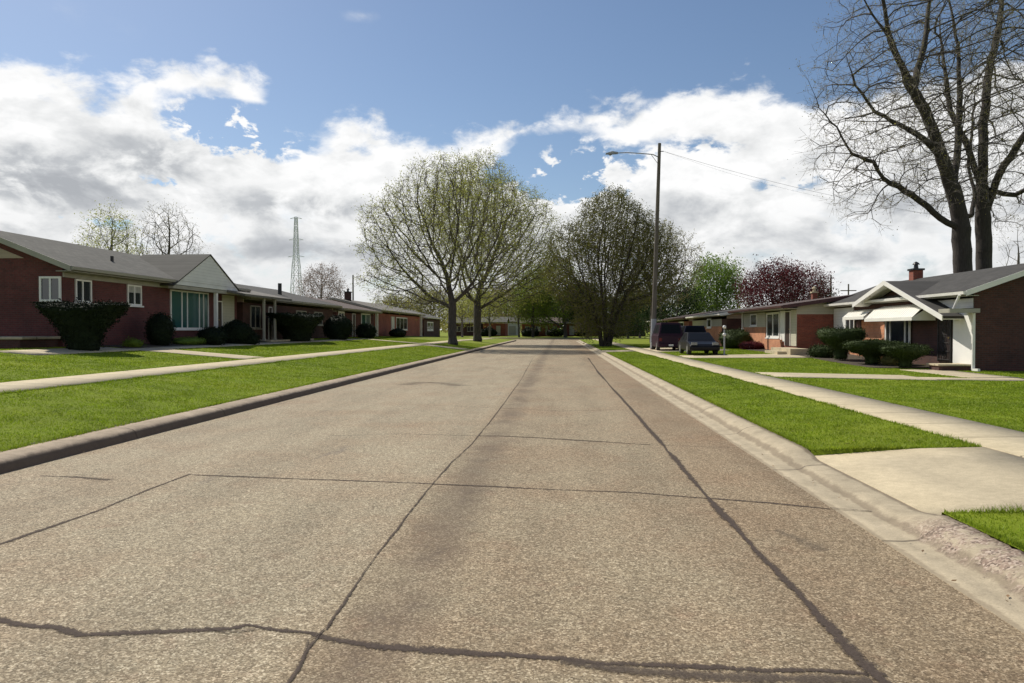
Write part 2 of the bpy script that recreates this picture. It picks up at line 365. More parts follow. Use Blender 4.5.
def sealfn(name, c, soft, cover):
    m = bpy.data.materials.new(name); m.use_nodes = True; t = NT(m.node_tree)
    out = t.node('ShaderNodeOutputMaterial'); b = t.node('ShaderNodeBsdfPrincipled'); b.inputs['Roughness'].default_value = .9; b.inputs['Specular IOR Level'].default_value = .1
    g = t.node('ShaderNodeNewGeometry'); pos = g.outputs['Position']
    uv = t.node('ShaderNodeUVMap'); s = t.node('ShaderNodeSeparateXYZ'); t.link(uv.outputs[0], s.inputs[0])
    a = t.math('ABSOLUTE', t.math('MULTIPLY_ADD', s.outputs[0], 2, -1))
    n = t.noise(pos, 14, 5, .7); n4 = t.noise(pos, 70, 3, .7)
    a = t.math('MULTIPLY_ADD', t.math('SUBTRACT', n, .5), 1.5, a); a = t.math('MULTIPLY_ADD', t.math('SUBTRACT', n4, .5), 1.5, a)
    fac = t.math('MULTIPLY', t.math('SUBTRACT', 1.0, t.smooth(a, .46 - soft, .46 + soft)), cover)
    t.link(t.mix(1, c, t.ramp(n4, [(.3, .7), (.7, 1.3)]), 'MULTIPLY'), b.inputs[0])
    tr = t.node('ShaderNodeBsdfTransparent'); ms = t.node('ShaderNodeMixShader'); t.link(fac, ms.inputs[0])
    t.link(tr.outputs[0], ms.inputs[1]); t.link(b.outputs[0], ms.inputs[2]); t.link(ms.outputs[0], out.inputs[0]); M[name] = m
sealfn('tar', (.085, .066, .055), .22, .9)
sealfn('tar_thin', (.10, .08, .066), .28, .7)
sealfn('tar_faint', (.13, .11, .09), .5, .32)

# ------------------------------------------------------------------ object helpers
ORG = {}
def tag(o, label=None, cat=None, group=None, kind=None):
    if label: o['label'] = label
    if cat: o['category'] = cat
    if group: o['group'] = group
    if kind: o['kind'] = kind
    return o
def thing(name, loc, label, cat, group=None):
    o = bpy.data.objects.new(name, None); COL.objects.link(o); o.location = loc; ORG[o.name] = Vector(loc)
    o.empty_display_size = .3
    return tag(o, label, cat, group)
def npmesh(name, V, Fc, material, parent=None, loc=None, smooth=False):
    V = np.asarray(V, dtype=np.float32).reshape(-1, 3); Fc = np.asarray(Fc, dtype=np.int32)
    org = Vector((0, 0, 0))
    if parent is not None: org = ORG[parent.name]
    elif loc is not None: org = Vector(loc)
    V = V - np.array(org, dtype=np.float32)
    me = bpy.data.meshes.new(name); k = Fc.shape[1]; n = Fc.shape[0]
    me.vertices.add(len(V)); me.vertices.foreach_set('co', V.ravel())
    me.loops.add(n * k); me.loops.foreach_set('vertex_index', Fc.ravel())
    me.polygons.add(n); me.polygons.foreach_set('loop_start', np.arange(0, n * k, k, dtype=np.int32))
    if smooth: me.polygons.foreach_set('use_smooth', np.ones(n, dtype=bool))
    me.update(calc_edges=True); me.materials.append(material)
    o = bpy.data.objects.new(name, me); COL.objects.link(o)
    if parent is not None: o.parent = parent; ORG[o.name] = org
    else: o.location = org; ORG[o.name] = org
    return o
class MB:
    def __init__(s): s.v = []; s.f = []
    def add(s, vs, fs):
        b = len(s.v); s.v += [tuple(x) for x in vs]; s.f += [tuple(i + b for i in f) for f in fs]; return s
    def box(s, x0, x1, y0, y1, z0, z1):
        x0, x1 = sorted((x0, x1)); y0, y1 = sorted((y0, y1)); z0, z1 = sorted((z0, z1))
        return s.add([(x0, y0, z0), (x1, y0, z0), (x1, y1, z0), (x0, y1, z0), (x0, y0, z1), (x1, y0, z1), (x1, y1, z1), (x0, y1, z1)],
                     [(0, 3, 2, 1), (4, 5, 6, 7), (0, 1, 5, 4), (1, 2, 6, 5), (2, 3, 7, 6), (3, 0, 4, 7)])
    def prism(s, pts, vec):
        n = len(pts); a = [Vector(p) for p in pts]; b = [p + Vector(vec) for p in a]
        return s.add(a + b, [tuple(range(n - 1, -1, -1)), tuple(range(n, 2 * n))] + [(i, (i + 1) % n, n + (i + 1) % n, n + i) for i in range(n)])
    def tube(s, p0, p1, r0, r1=None, n=10):
        r1 = r0 if r1 is None else r1; p0, p1 = Vector(p0), Vector(p1); d = (p1 - p0).normalized()
        u = d.orthogonal().normalized(); v = d.cross(u); vs = []
        for p, r in ((p0, r0), (p1, r1)):
            for i in range(n):
                a = 2 * math.pi * i / n; vs.append(p + u * (r * math.cos(a)) + v * (r * math.sin(a)))
        return s.add(vs, [(i, (i + 1) % n, n + (i + 1) % n, n + i) for i in range(n)] + [tuple(range(n - 1, -1, -1)), tuple(range(n, 2 * n))])
    def lathe(s, c, prof, n=14, jit=0, rng=None):
        c = Vector(c); vs = []
        for r, z in prof:
            for i in range(n):
                a = 2 * math.pi * i / n; k = 1 + (rng.uniform(-jit, jit) if jit else 0); vs.append(c + Vector((r * k * math.cos(a), r * k * math.sin(a), z)))
        fs = []
        for j in range(len(prof) - 1):
            for i in range(n): fs.append((j * n + i, j * n + (i + 1) % n, (j + 1) * n + (i + 1) % n, (j + 1) * n + i))
        return s.add(vs, fs + [tuple(range(n - 1, -1, -1)), tuple(range((len(prof) - 1) * n, len(prof) * n))])
    def build(s, name, material, parent=None, loc=None, bevel=0, smooth=False):
        org = ORG[parent.name] if parent is not None else (Vector(loc) if loc is not None else Vector((0, 0, 0)))
        me = bpy.data.meshes.new(name); me.from_pydata([tuple(Vector(v) - org) for v in s.v], [], s.f); me.update()
        me.materials.append(material)
        o = bpy.data.objects.new(name, me); COL.objects.link(o); ORG[o.name] = org
        if parent is not None: o.parent = parent
        else: o.location = org
        if smooth: me.polygons.foreach_set('use_smooth', [True] * len(me.polygons))
        if bevel:
            b = o.modifiers.new('bevel', 'BEVEL'); b.width = bevel; b.segments = 2; b.limit_method = 'ANGLE'
        return o

# ------------------------------------------------------------------ ground heights
KL, KR = -7.0, 3.25                     # back edges of the two kerbs
GXL = [(-400, 1.06), (-30, 1.06), (-18.0, 1.05), (-11.85, .56), (-10.3, .52), (KL, .165)]
GXR = [(KR, .15), (5.4, .205), (6.6, .225), (16, .3), (30, .3), (400, .3)]
def lerp_tab(tab, x):
    if x <= tab[0][0]: return tab[0][1]
    for (a, u), (b, v) in zip(tab, tab[1:]):
        if x <= b: return u + (v - u) * (x - a) / (b - a)
    return tab[-1][1]
def sstep(x, a, b):
    t = min(max((x - a) / (b - a), 0), 1); return t * t * (3 - 2 * t)
def gz(X, Y):
    if X <= KL + 1e-6:
        z = lerp_tab(GXL, X); k = 1 - sstep(Y, 75, 125) * .45
        return z * k
    if X >= KR - 1e-6:
        z = lerp_tab(GXR, X)
        if X < 5.39 and DY0 - .001 <= Y <= DY1 + .001: return (.089 + (.165 - .089) * min(1, (X - KR) / .9)) - .03
        if X > 6.75:
            w_ = min((X - 6.75) / 7, 1); z += w_ * (-.18 * (1 - sstep(Y, 30, 44)) + .10 * sstep(Y, 36, 46))
        return z
    return 0
DY0, DY1 = 6.5, 9.75
YC0, YC1 = 122.0, 134.0                  # the cross street
# lawns -------------------------------------------------------------
def sheet(name, xs, ys, zf, material, kind='structure', skirt=0):
    V = [(x, y, zf(x, y)) for y in ys for x in xs]; n = len(xs)
    Fc = [(j * n + i, j * n + i + 1, (j + 1) * n + i + 1, (j + 1) * n + i) for j in range(len(ys) - 1) for i in range(n - 1)]
    o = npmesh(name, V, Fc, material, smooth=True)
    return tag(o, kind=kind)
ys_near = sorted([-60, -30, -15] + [float(v) for v in range(-10, 121)] + [YC0, DY0, DY0 - .01, DY1, DY1 + .01])
xl = [-900, -400, -200, -100, -60, -40, -30, -24, -18] + [round(-17.1 + .525 * i, 3) for i in range(10)] + [-11.85, -11.1, -10.3, -9.4, -8.6, -7.8, KL]
xr = [KR, 3.9, 4.6, 5.4, 6, 6.6] + [7.75 + i for i in range(9)] + [18, 22, 30, 45, 70, 120, 250, 400, 900]
sheet('lawn', sorted(set(xl)), ys_near, gz, M['lawn'])
sheet('lawn', xr, ys_near, gz, M['lawn'])
sheet('lawn', [-900, -300, -100, -40, -20, 0, 20, 40, 100, 300, 900], [YC1 + .6, 140, 160, 200, 400, 1000, 3000], lambda x, y: .2 + .25 * sstep(y, 135, 150), M['lawn'])
sheet('ground', [-3000, -900, 900, 3000], [-3000, -60, 3500], lambda x, y: -.12, M['lawn'])
# road ---------------------------------------------------------------
RL, RR = -6.5, 2.6
def quadstrip(pts_l, pts_r, z):
    pass
road = MB(); ysr = [-60, -20, 0, 10, 20, 40, 60, 80, 100, 114]
for a, b in zip(ysr, ysr[1:]): road.add([(-6.7, a, 0), (RR, a, 0), (RR, b, 0), (-6.7, b, 0)], [(0, 1, 2, 3)])
road.add([(-6.7, 114, 0), (RR, 114, 0), (4.2, 119, 0), (8, YC0, 0), (-12, YC0, 0), (-8.2, 119, 0)], [(0, 1, 2, 3, 4, 5)])
road.add([(-300, YC0, 0), (300, YC0, 0), (300, YC1, 0), (-300, YC1, 0)], [(0, 1, 2, 3)])
tag(road.build('road', M['asphalt']), kind='structure')
# left kerb (upright) and right rolled kerb with gutter, as swept cross sections
def sweep(name, prof, ys, material, wob=0, seed=1, dip=None):
    rg = random.Random(seed); n = len(prof); V = []; Fc = []
    for y in ys:
        k = wob * math.sin(y * 1.7 + seed) * math.sin(y * .61) + rg.uniform(-wob, wob) * .2; kz = rg.uniform(-wob, wob) * .12; dd = dip(y) if dip else 0
        rough = sstep(y, 3.0, 3.8) * (1 - sstep(y, 6.3, 6.8)) if dip else 0
        for (x, z) in prof:
            rj = rough * (z > .02) * .016; V.append((x + k + rg.uniform(-rj, rj), y, (z + kz) * (1 - dd) + (.03 * dd if z > .05 else 0) + rg.uniform(-rj, rj * .3)))
    for j in range(len(ys) - 1):
        for i in range(n - 1): Fc.append((j * n + i, j * n + i + 1, (j + 1) * n + i + 1, (j + 1) * n + i))
    return tag(npmesh(name, V, Fc, material, smooth=False), kind='structure')
ysk = [v * .75 for v in range(-20, 4)] + [2.9 + .07 * v for v in range(120)] + [11.5 + v * .6 for v in range(172)]
ysk = [y for y in ysk if y < 114.5]
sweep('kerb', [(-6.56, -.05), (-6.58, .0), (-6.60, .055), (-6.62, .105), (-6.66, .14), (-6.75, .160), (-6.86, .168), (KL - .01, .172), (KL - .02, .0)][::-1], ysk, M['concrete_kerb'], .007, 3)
def dip_drive(y):
    a = sstep(y, 6.3, 6.9) * (1 - sstep(y, 9.4, 10.0)); return a * .66
sweep('gutter', [(RR - .01, -.05), (RR, .006), (2.76, .004), (2.88, .016), (2.93, .05), (2.98, .09), (3.05, .122), (3.14, .138), (KR, .146), (KR + .04, .10)], ysk, M['concrete_gutter'], .006, 5, dip_drive)
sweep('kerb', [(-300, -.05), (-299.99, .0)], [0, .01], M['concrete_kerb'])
far_k = MB(); far_k.box(-150, 150, YC1, YC1 + .6, -.1, .19); tag(far_k.build('kerb', M['concrete_gutter']), kind='structure')

# walks and drives ----------------------------------------------------
paved = []                                # rectangles kept clear of grass
def pave(name, x0, x1, y0, y1, material, lift=.022, clear=True, dy=1.0, zf=None):
    xs = sorted(set([x0, x1] + [x for x in xl + xr if x0 < x < x1])); ys = [y0]
    while ys[-1] + dy < y1: ys.append(math.floor(ys[-1] + dy))
    ys = sorted(set([y for y in ys if y < y1] + [y1]))
    zz = zf or gz
    V = []; n = len(xs)
    for y in ys:
        for x in xs: V.append((x, y, zz(x, y) + lift))
    Fc = [(j * n + i, j * n + i + 1, (j + 1) * n + i + 1, (j + 1) * n + i) for j in range(len(ys) - 1) for i in range(n - 1)]
    ring = [i for i in range(n)] + [j * n + n - 1 for j in range(1, len(ys))] + [(len(ys) - 1) * n + i for i in range(n - 2, -1, -1)] + [j * n for j in range(len(ys) - 2, 0, -1)]
    b = len(V)
    for i in ring: V.append((V[i][0], V[i][1], V[i][2] - .12))
    for k in range(len(ring)): Fc.append((ring[k], b + k, b + (k + 1) % len(ring), ring[(k + 1) % len(ring)]))
    if clear: paved.append((x0, x1, y0, y1))
    return tag(npmesh(name, V, Fc, material), kind='structure')
pave('sidewalk', -11.85, -10.3, -15, 120, M['concrete_walk'])
pave('sidewalk', 5.4, 6.6, -15, 120, M['concrete_walk'])
def zdrive(x, y): return .066 + (.18 - .066) * min(1, max(0, (x - KR) / 1.4)) + .022 * max(0, min(1, (x - 4.6) / .7))
pave('driveway', KR, 5.395, DY0 + .01, DY1 - .01, M['concrete_drive'], .014, zf=zdrive)
pave('driveway', 6.605, 40, DY0 - .1, DY1, M['concrete_drive'], .014)
pave('driveway', -17.0, -11.855, 27.6, 29.6, M['concrete_drive'], .014)         # to the first house on the left
pave('path', -16.9, -16.1, 29.6, 60, M['concrete_walk'], .03)
pave('path', -17.6, -16.2, 22.0, 27.6, M['concrete_walk'], .03)
pave('path', 6.605, 11.8, 23.6, 26.2, M['concrete_walk'], .014)
pave('path', 11.8, 15.0, 24.0, 25.2, M['concrete_walk'], .014)
pave('path', 13.6, 15.2, 25.2, 30.5, M['concrete_walk'], .014)
pave('driveway', 6.605, 13.2, 39.2, 42.8, M['concrete_drive'], .014)
pave('driveway', 6.605, 11.6, 50.5, 60.0, M['concrete_drive'], .014)
pave('driveway', KR, 5.395, 52, 56, M['concrete_drive'], .014)
pave('path', -10.295, KL - .03, 56, 58.5, M['concrete_drive'], .02)
pave('driveway', -17, -11.855, 61.3, 63.2, M['concrete_drive'], .014)
tag(npmesh('sidewalk', [(-90, 137.5, .26), (90, 137.5, .26), (90, 139.5, .28), (-90, 139.5, .28)], [(0, 1, 2, 3)], M['concrete_walk']), kind='structure')

# tar seams as thin ribbons lying on the road --------------------------
def seam(pts, wd, material, z=.004, seed=0):
    rg = random.Random(seed); W = [onz(px, py, 0) for px, py in pts]; P_ = []
    for a, b in zip(W, W[1:]):
        L = (b - a).length; n = max(2, int(L / .09)) if a.y < 14 else max(2, int(L / .5))
        for i in range(n): P_.append(a.lerp(b, i / n))
    P_.append(W[-1]); V = []; UV = []; k = rg.uniform(0, 9)
    off = 0.0
    for i, p in enumerate(P_):
        q = P_[min(i + 1, len(P_) - 1)]; o_ = P_[max(i - 1, 0)]; t = (q - o_).normalized(); nrm = Vector((-t.y, t.x, 0))
        off = off * .8 + rg.uniform(-.006, .006)
        ww = wd * 1.6 * (1 + .5 * math.sin(i * .31 + k) * math.sin(i * .083 + 2 * k) + rg.uniform(-.12, .12))
        V += [p + nrm * (ww + off), p - nrm * (ww - off)]
        V[-1].z = V[-2].z = z
    Fc = [(2 * i, 2 * i + 1, 2 * i + 3, 2 * i + 2) for i in range(len(P_) - 1)]
    o = npmesh('tar_seam', [tuple(v) for v in V], Fc, material)
    uv = o.data.uv_layers.new(name='UVMap'); d_ = []
    for i in range(len(P_) - 1): d_ += [0, i, 1, i, 1, i + 1, 0, i + 1]
    uv.data.foreach_set('uv', np.array(d_, dtype=np.float32))
    return tag(o, kind='structure')
seam([(-60, 611), (0, 620), (30, 626), (60, 628), (80, 635), (120, 633), (180, 631), (230, 628), (250, 625), (275, 630), (310, 633), (330, 640), (380, 647), (430, 651), (500, 655), (560, 659), (600, 664), (700, 667), (760, 671), (820, 671), (868, 674)], .034, M['tar'], seed=1)
seam([(205, 628), (225, 633), (250, 631), (262, 628)], .018, M['tar_thin'], .006, 11)
seam([(560, 662), (640, 672), (720, 678), (800, 680), (872, 682)], .06, M['tar_thin'], .006, 12)
seam([(192, 475), (300, 479), (430, 484), (500, 487), (560, 490), (640, 493), (700, 498), (770, 503), (830, 509)], .02, M['tar'], seed=2)
seam([(830, 509), (880, 513), (905, 515)], .012, M['tar_thin'], .012, 17)
seam([(40, 476), (75, 477), (110, 480)], .03, M['tar_thin'], seed=3)
seam([(-60, 564), (0, 544), (60, 524), (100, 510), (150, 489), (190, 474)], .02, M['tar'], seed=4)
seam([(533, 358), (522, 378), (505, 402), (488, 424), (470, 445), (450, 465), (432, 485), (408, 515), (380, 552), (350, 593), (325, 630)], .009, M['tar'], .007, 5)
seam([(325, 630), (310, 650), (290, 683), (250, 745)], .011, M['tar'], .007, 15)
seam([(322, 634), (308, 641), (303, 655)], .008, M['tar_thin'], .009, 16)
seam([(588, 358), (598, 372), (610, 386), (625, 402), (640, 419), (660, 442), (680, 466), (700, 488), (718, 509), (740, 534), (760, 556), (785, 581), (810, 606), (832, 631), (850, 652), (866, 668), (890, 692), (940, 740)], .036, M['tar'], .008, 6)
seam([(478, 436), (500, 436), (540, 438), (590, 441), (650, 445)], .03, M['tar'], seed=7)
seam([(650, 445), (735, 448)], .02, M['tar_faint'], seed=8)
seam([(395, 404), (450, 406), (520, 409), (560, 411), (612, 410)], .035, M['tar_faint'], seed=9)
seam([(330, 436), (400, 434), (478, 436)], .03, M['tar_faint'], seed=10)
seam([(405, 385), (420, 382.5), (440, 383), (462, 386)], .30, M['tar_faint'], seed=21)
seam([(775, 530), (800, 540), (825, 551)], .07, M['tar_faint'], seed=23)

# ------------------------------------------------------------------ grass blades
def grow_grass(name, x0, x1, y0, y1, dens0, seed, hmul=1.0):
    rs = np.random.RandomState(seed); A = (x1 - x0) * (y1 - y0); n = int(A * dens0)
    X = rs.uniform(x0, x1, n); Y = y0 + (y1 - y0) * rs.uniform(0, 1, n)
    dist = np.hypot(X, Y); keep = rs.uniform(0, 1, n) < np.clip((9.0 / np.maximum(dist, 1)) ** 1.25, .06, 1)
    for (a, b, c, d_) in paved: keep &= ~((X > a - .015) & (X < b + .015) & (Y > c - .015) & (Y < d_ + .015))
    cx = (X * math.cos(YAW) + Y * math.sin(YAW)); cy = (-X * math.sin(YAW) + Y * math.cos(YAW))
    keep &= (cy > 1) & (np.abs(cx) < cy * .74 + 1)
    X, Y = X[keep], Y[keep]; n = len(X); dist = np.hypot(X, Y)
    gzv = np.array([gz(a, b) for a, b in zip(X, Y)])
    clump = .75 + .5 * np.sin(X * 3.1 + np.sin(Y * 2.3) * 2) * np.sin(Y * 2.7 + 1.3 * np.sin(X * 1.9)) * .6
    h = rs.uniform(.022, .05, n) * hmul * clump; wd = rs.uniform(.0035, .007, n) * np.clip(dist / 8, 1, 7)
    an = rs.uniform(0, 2 * math.pi, n); lx = rs.normal(0, .45, n) * h; ly = rs.normal(0, .45, n) * h
    V = np.zeros((n, 3, 3)); z0 = gzv - .004
    V[:, 0] = np.stack([X - np.cos(an) * wd, Y - np.sin(an) * wd, z0], 1); V[:, 1] = np.stack([X + np.cos(an) * wd, Y + np.sin(an) * wd, z0], 1)
    V[:, 2] = np.stack([X + lx, Y + ly, z0 + h], 1)
    Fc = np.arange(n * 3).reshape(n, 3)
    return npmesh(name, V.reshape(-1, 3), Fc, M['blade'])
tag(grow_grass('grass', -19, KL + .03, 5, 75, 1500, 1), 'short mown grass on the raised lawn left of the road', 'grass', kind='stuff')
tag(grow_grass('grass', KR - .01, 17, 3.2, 75, 1400, 2), 'short mown grass on the lawns right of the road', 'grass', kind='stuff')
def fringe(name, segs, seed, label):
    rs = np.random.RandomState(seed); V = []
    for (xa, ya, xb, yb, dn, hm) in segs:
        L = math.hypot(xb - xa, yb - ya); n = int(L * dn); t = rs.uniform(0, 1, n); X = xa + (xb - xa) * t + rs.normal(0, .012, n); Y = ya + (yb - ya) * t + rs.normal(0, .012, n)
        Z = np.array([gz(a if (a <= KL or a >= KR) else (KL if a < 0 else KR), b) for a, b in zip(X, Y)]); h = rs.uniform(.03, .08, n) * hm * (.6 + .7 * np.abs(np.sin(t * L * 2.1) * np.sin(t * L * .7 + 1)))
        an = rs.uniform(0, 2 * math.pi, n); wd = rs.uniform(.003, .006, n) * np.clip(np.hypot(X, Y) / 8, 1, 4)
        v = np.zeros((n, 3, 3)); v[:, 0] = np.stack([X - np.cos(an) * wd, Y - np.sin(an) * wd, Z - .01], 1); v[:, 1] = np.stack([X + np.cos(an) * wd, Y + np.sin(an) * wd, Z - .01], 1)
        v[:, 2] = np.stack([X + rs.normal(0, .5, n) * h, Y + rs.normal(0, .5, n) * h, Z + h * .8], 1); V.append(v.reshape(-1, 3))
    V = np.concatenate(V); return tag(npmesh(name, V, np.arange(len(V)).reshape(-1, 3), M['blade']), label, 'grass', kind='stuff')
fringe('grass', [(KL, 5, KL, 60, 260, 1.1), (-10.27, 8, -10.27, 50, 160, 1), (-11.88, 14, -11.88, 50, 150, 1), (KR + .01, DY1 + .05, KR + .01, 50, 240, 1), (KR + .03, 3.5, KR + .03, DY0, 380, 1.1),
       (KR, DY1 + .03, 5.36, DY1 + .03, 420, 1.1), (KR + .1, DY0 - .03, 5.36, DY0 - .03, 450, 1.1), (5.37, DY1, 5.37, 45, 160, 1), (6.63, DY1, 6.63, 45, 160, 1)], 7, 'longer grass fringe along the kerbs and walk edges')

sl = MB()
for a in range(5, 60): sl.add([(KL - .075 - .02 * math.sin(a * 1.7), a, gz(KL - .07, a) + .009), (KL - .012, a, gz(KL, a) + .009), (KL - .012, a + 1, gz(KL, a + 1) + .009), (KL - .075 - .02 * math.sin(a * 1.7 + 1.7), a + 1, gz(KL - .07, a + 1) + .009)], [(0, 1, 2, 3)])
tag(sl.build('soil_edge', M['soil']), kind='structure')
# ------------------------------------------------------------------ trees
def colonize(seeds, attr, D=.45, di=4.5, dk=.9, iters=140, trop=(0, 0, .05), rs=None):
    pos = []; par = []
    for pl, pi in seeds:                       # polyline, index of an earlier node or -1
        prev = pi
        for i, p in enumerate(pl):
            if i == 0 and pi >= 0:
                a = np.array(pos[pi]); 
            if i == 0 and pi < 0: pos.append(p); par.append(-1); prev = len(pos) - 1; continue
            a = np.array(pos[prev]); b = np.array(p); L = np.linalg.norm(b - a); n = max(1, int(round(L / D)))
            for k in range(1, n + 1):
                q = a + (b - a) * k / n
                if k < n: q = q + rs.normal(0, .05 * D, 3)
                pos.append(tuple(q)); par.append(prev); prev = len(pos) - 1
    pos = [np.array(p, float) for p in pos]; att = np.array(attr, float)
    Pn = np.array(pos); best = np.full(len(att), 1e9); bi = np.zeros(len(att), int)
    def upd(start):
        nonlocal best, bi
        Q = np.array(pos[start:])
        for c in range(0, len(Q), 400):
            dm = np.linalg.norm(att[:, None] - Q[None, c:c + 400], axis=2); j = dm.argmin(1); m_ = dm[np.arange(len(att)), j]
            s_ = m_ < best; best[s_] = m_[s_]; bi[s_] = j[s_] + c + start
    upd(0); grown = {}
    for it in range(iters):
        act = best < di
        if not act.any(): break
        new = []; idx = bi[act]; vec = att[act] - np.array(pos)[idx]; vec /= (np.linalg.norm(vec, axis=1)[:, None] + 1e-9)
        u, inv = np.unique(idx, return_inverse=True); S = np.zeros((len(u), 3)); np.add.at(S, inv, vec)
        start = len(pos)
        for k, i in enumerate(u):
            if grown.get(i, 0) >= 3: continue
            s_ = S[k] / (np.linalg.norm(S[k]) + 1e-9)
            if par[i] >= 0:
                dd = pos[i] - pos[par[i]]; s_ = s_ + .45 * dd / (np.linalg.norm(dd) + 1e-9)
            s_ = s_ + np.array(trop) + rs.normal(0, .12, 3); s_ /= np.linalg.norm(s_)
            pos.append(pos[i] + s_ * D); par.append(i); grown[i] = grown.get(i, 0) + 1
        if len(pos) == start: break
        upd(start); kill = best < dk
        if kill.any():
            att = att[~kill]; best = best[~kill]; bi = bi[~kill]
        if len(att) == 0 or len(pos) > 20000: break
    return np.array(pos), np.array(par)
def frusta(A, B, ra, rb, n):
    A = np.asarray(A); B = np.asarray(B); d = B - A; L = np.linalg.norm(d, axis=1)[:, None] + 1e-9; d = d / L
    ref = np.where(np.abs(d[:, 2:3]) < .9, np.array([[0, 0, 1.]]), np.array([[1., 0, 0]])); u = np.cross(d, ref); u /= np.linalg.norm(u, axis=1)[:, None]; v = np.cross(d, u)
    ang = np.arange(n) * 2 * math.pi / n; ca, sa = np.cos(ang), np.sin(ang)
    ringdir = u[:, None, :] * ca[None, :, None] + v[:, None, :] * sa[None, :, None]
    R0 = A[:, None] - d[:, None] * (np.asarray(ra)[:, None, None] * .25) + ringdir * np.asarray(ra)[:, None, None]
    R1 = B[:, None] + d[:, None] * (np.asarray(rb)[:, None, None] * .25) + ringdir * np.asarray(rb)[:, None, None]
    V = np.concatenate([R0, R1], 1).reshape(-1, 3); m_ = len(A); base = (np.arange(m_) * 2 * n)[:, None]
    i = np.arange(n); q = np.stack([i, (i + 1) % n, n + (i + 1) % n, n + i], 1)
    Fc = (base[:, :, None] + q[None]).reshape(-1, 4); return V, Fc
def leafquads(C, size, rs, flat=.0):
    n = len(C); a = rs.normal(0, 1, (n, 3)); a /= np.linalg.norm(a, axis=1)[:, None]; b = rs.normal(0, 1, (n, 3)); b -= a * (a * b).sum(1)[:, None]; b /= np.linalg.norm(b, axis=1)[:, None]
    s_ = size * rs.uniform(.55, 1.25, n)[:, None]
    V = np.stack([C - a * s_, C - b * s_ * .5, C + a * s_, C + b * s_ * .5], 1).reshape(-1, 3); return V, np.arange(n * 4).reshape(n, 4)
def crown_pts(n, rs, c, rx, ry, rz, shell=.35, bottom=-1.0):
    out = []
    while len(out) < n:
        p = rs.uniform(-1, 1, 3); r = np.linalg.norm(p)
        if r > 1 or r < shell * rs.uniform(0, 1) or p[2] < bottom: continue
        out.append((c[0] + p[0] * rx, c[1] + p[1] * ry, c[2] + p[2] * rz))
    return out
TREEGROUP = None
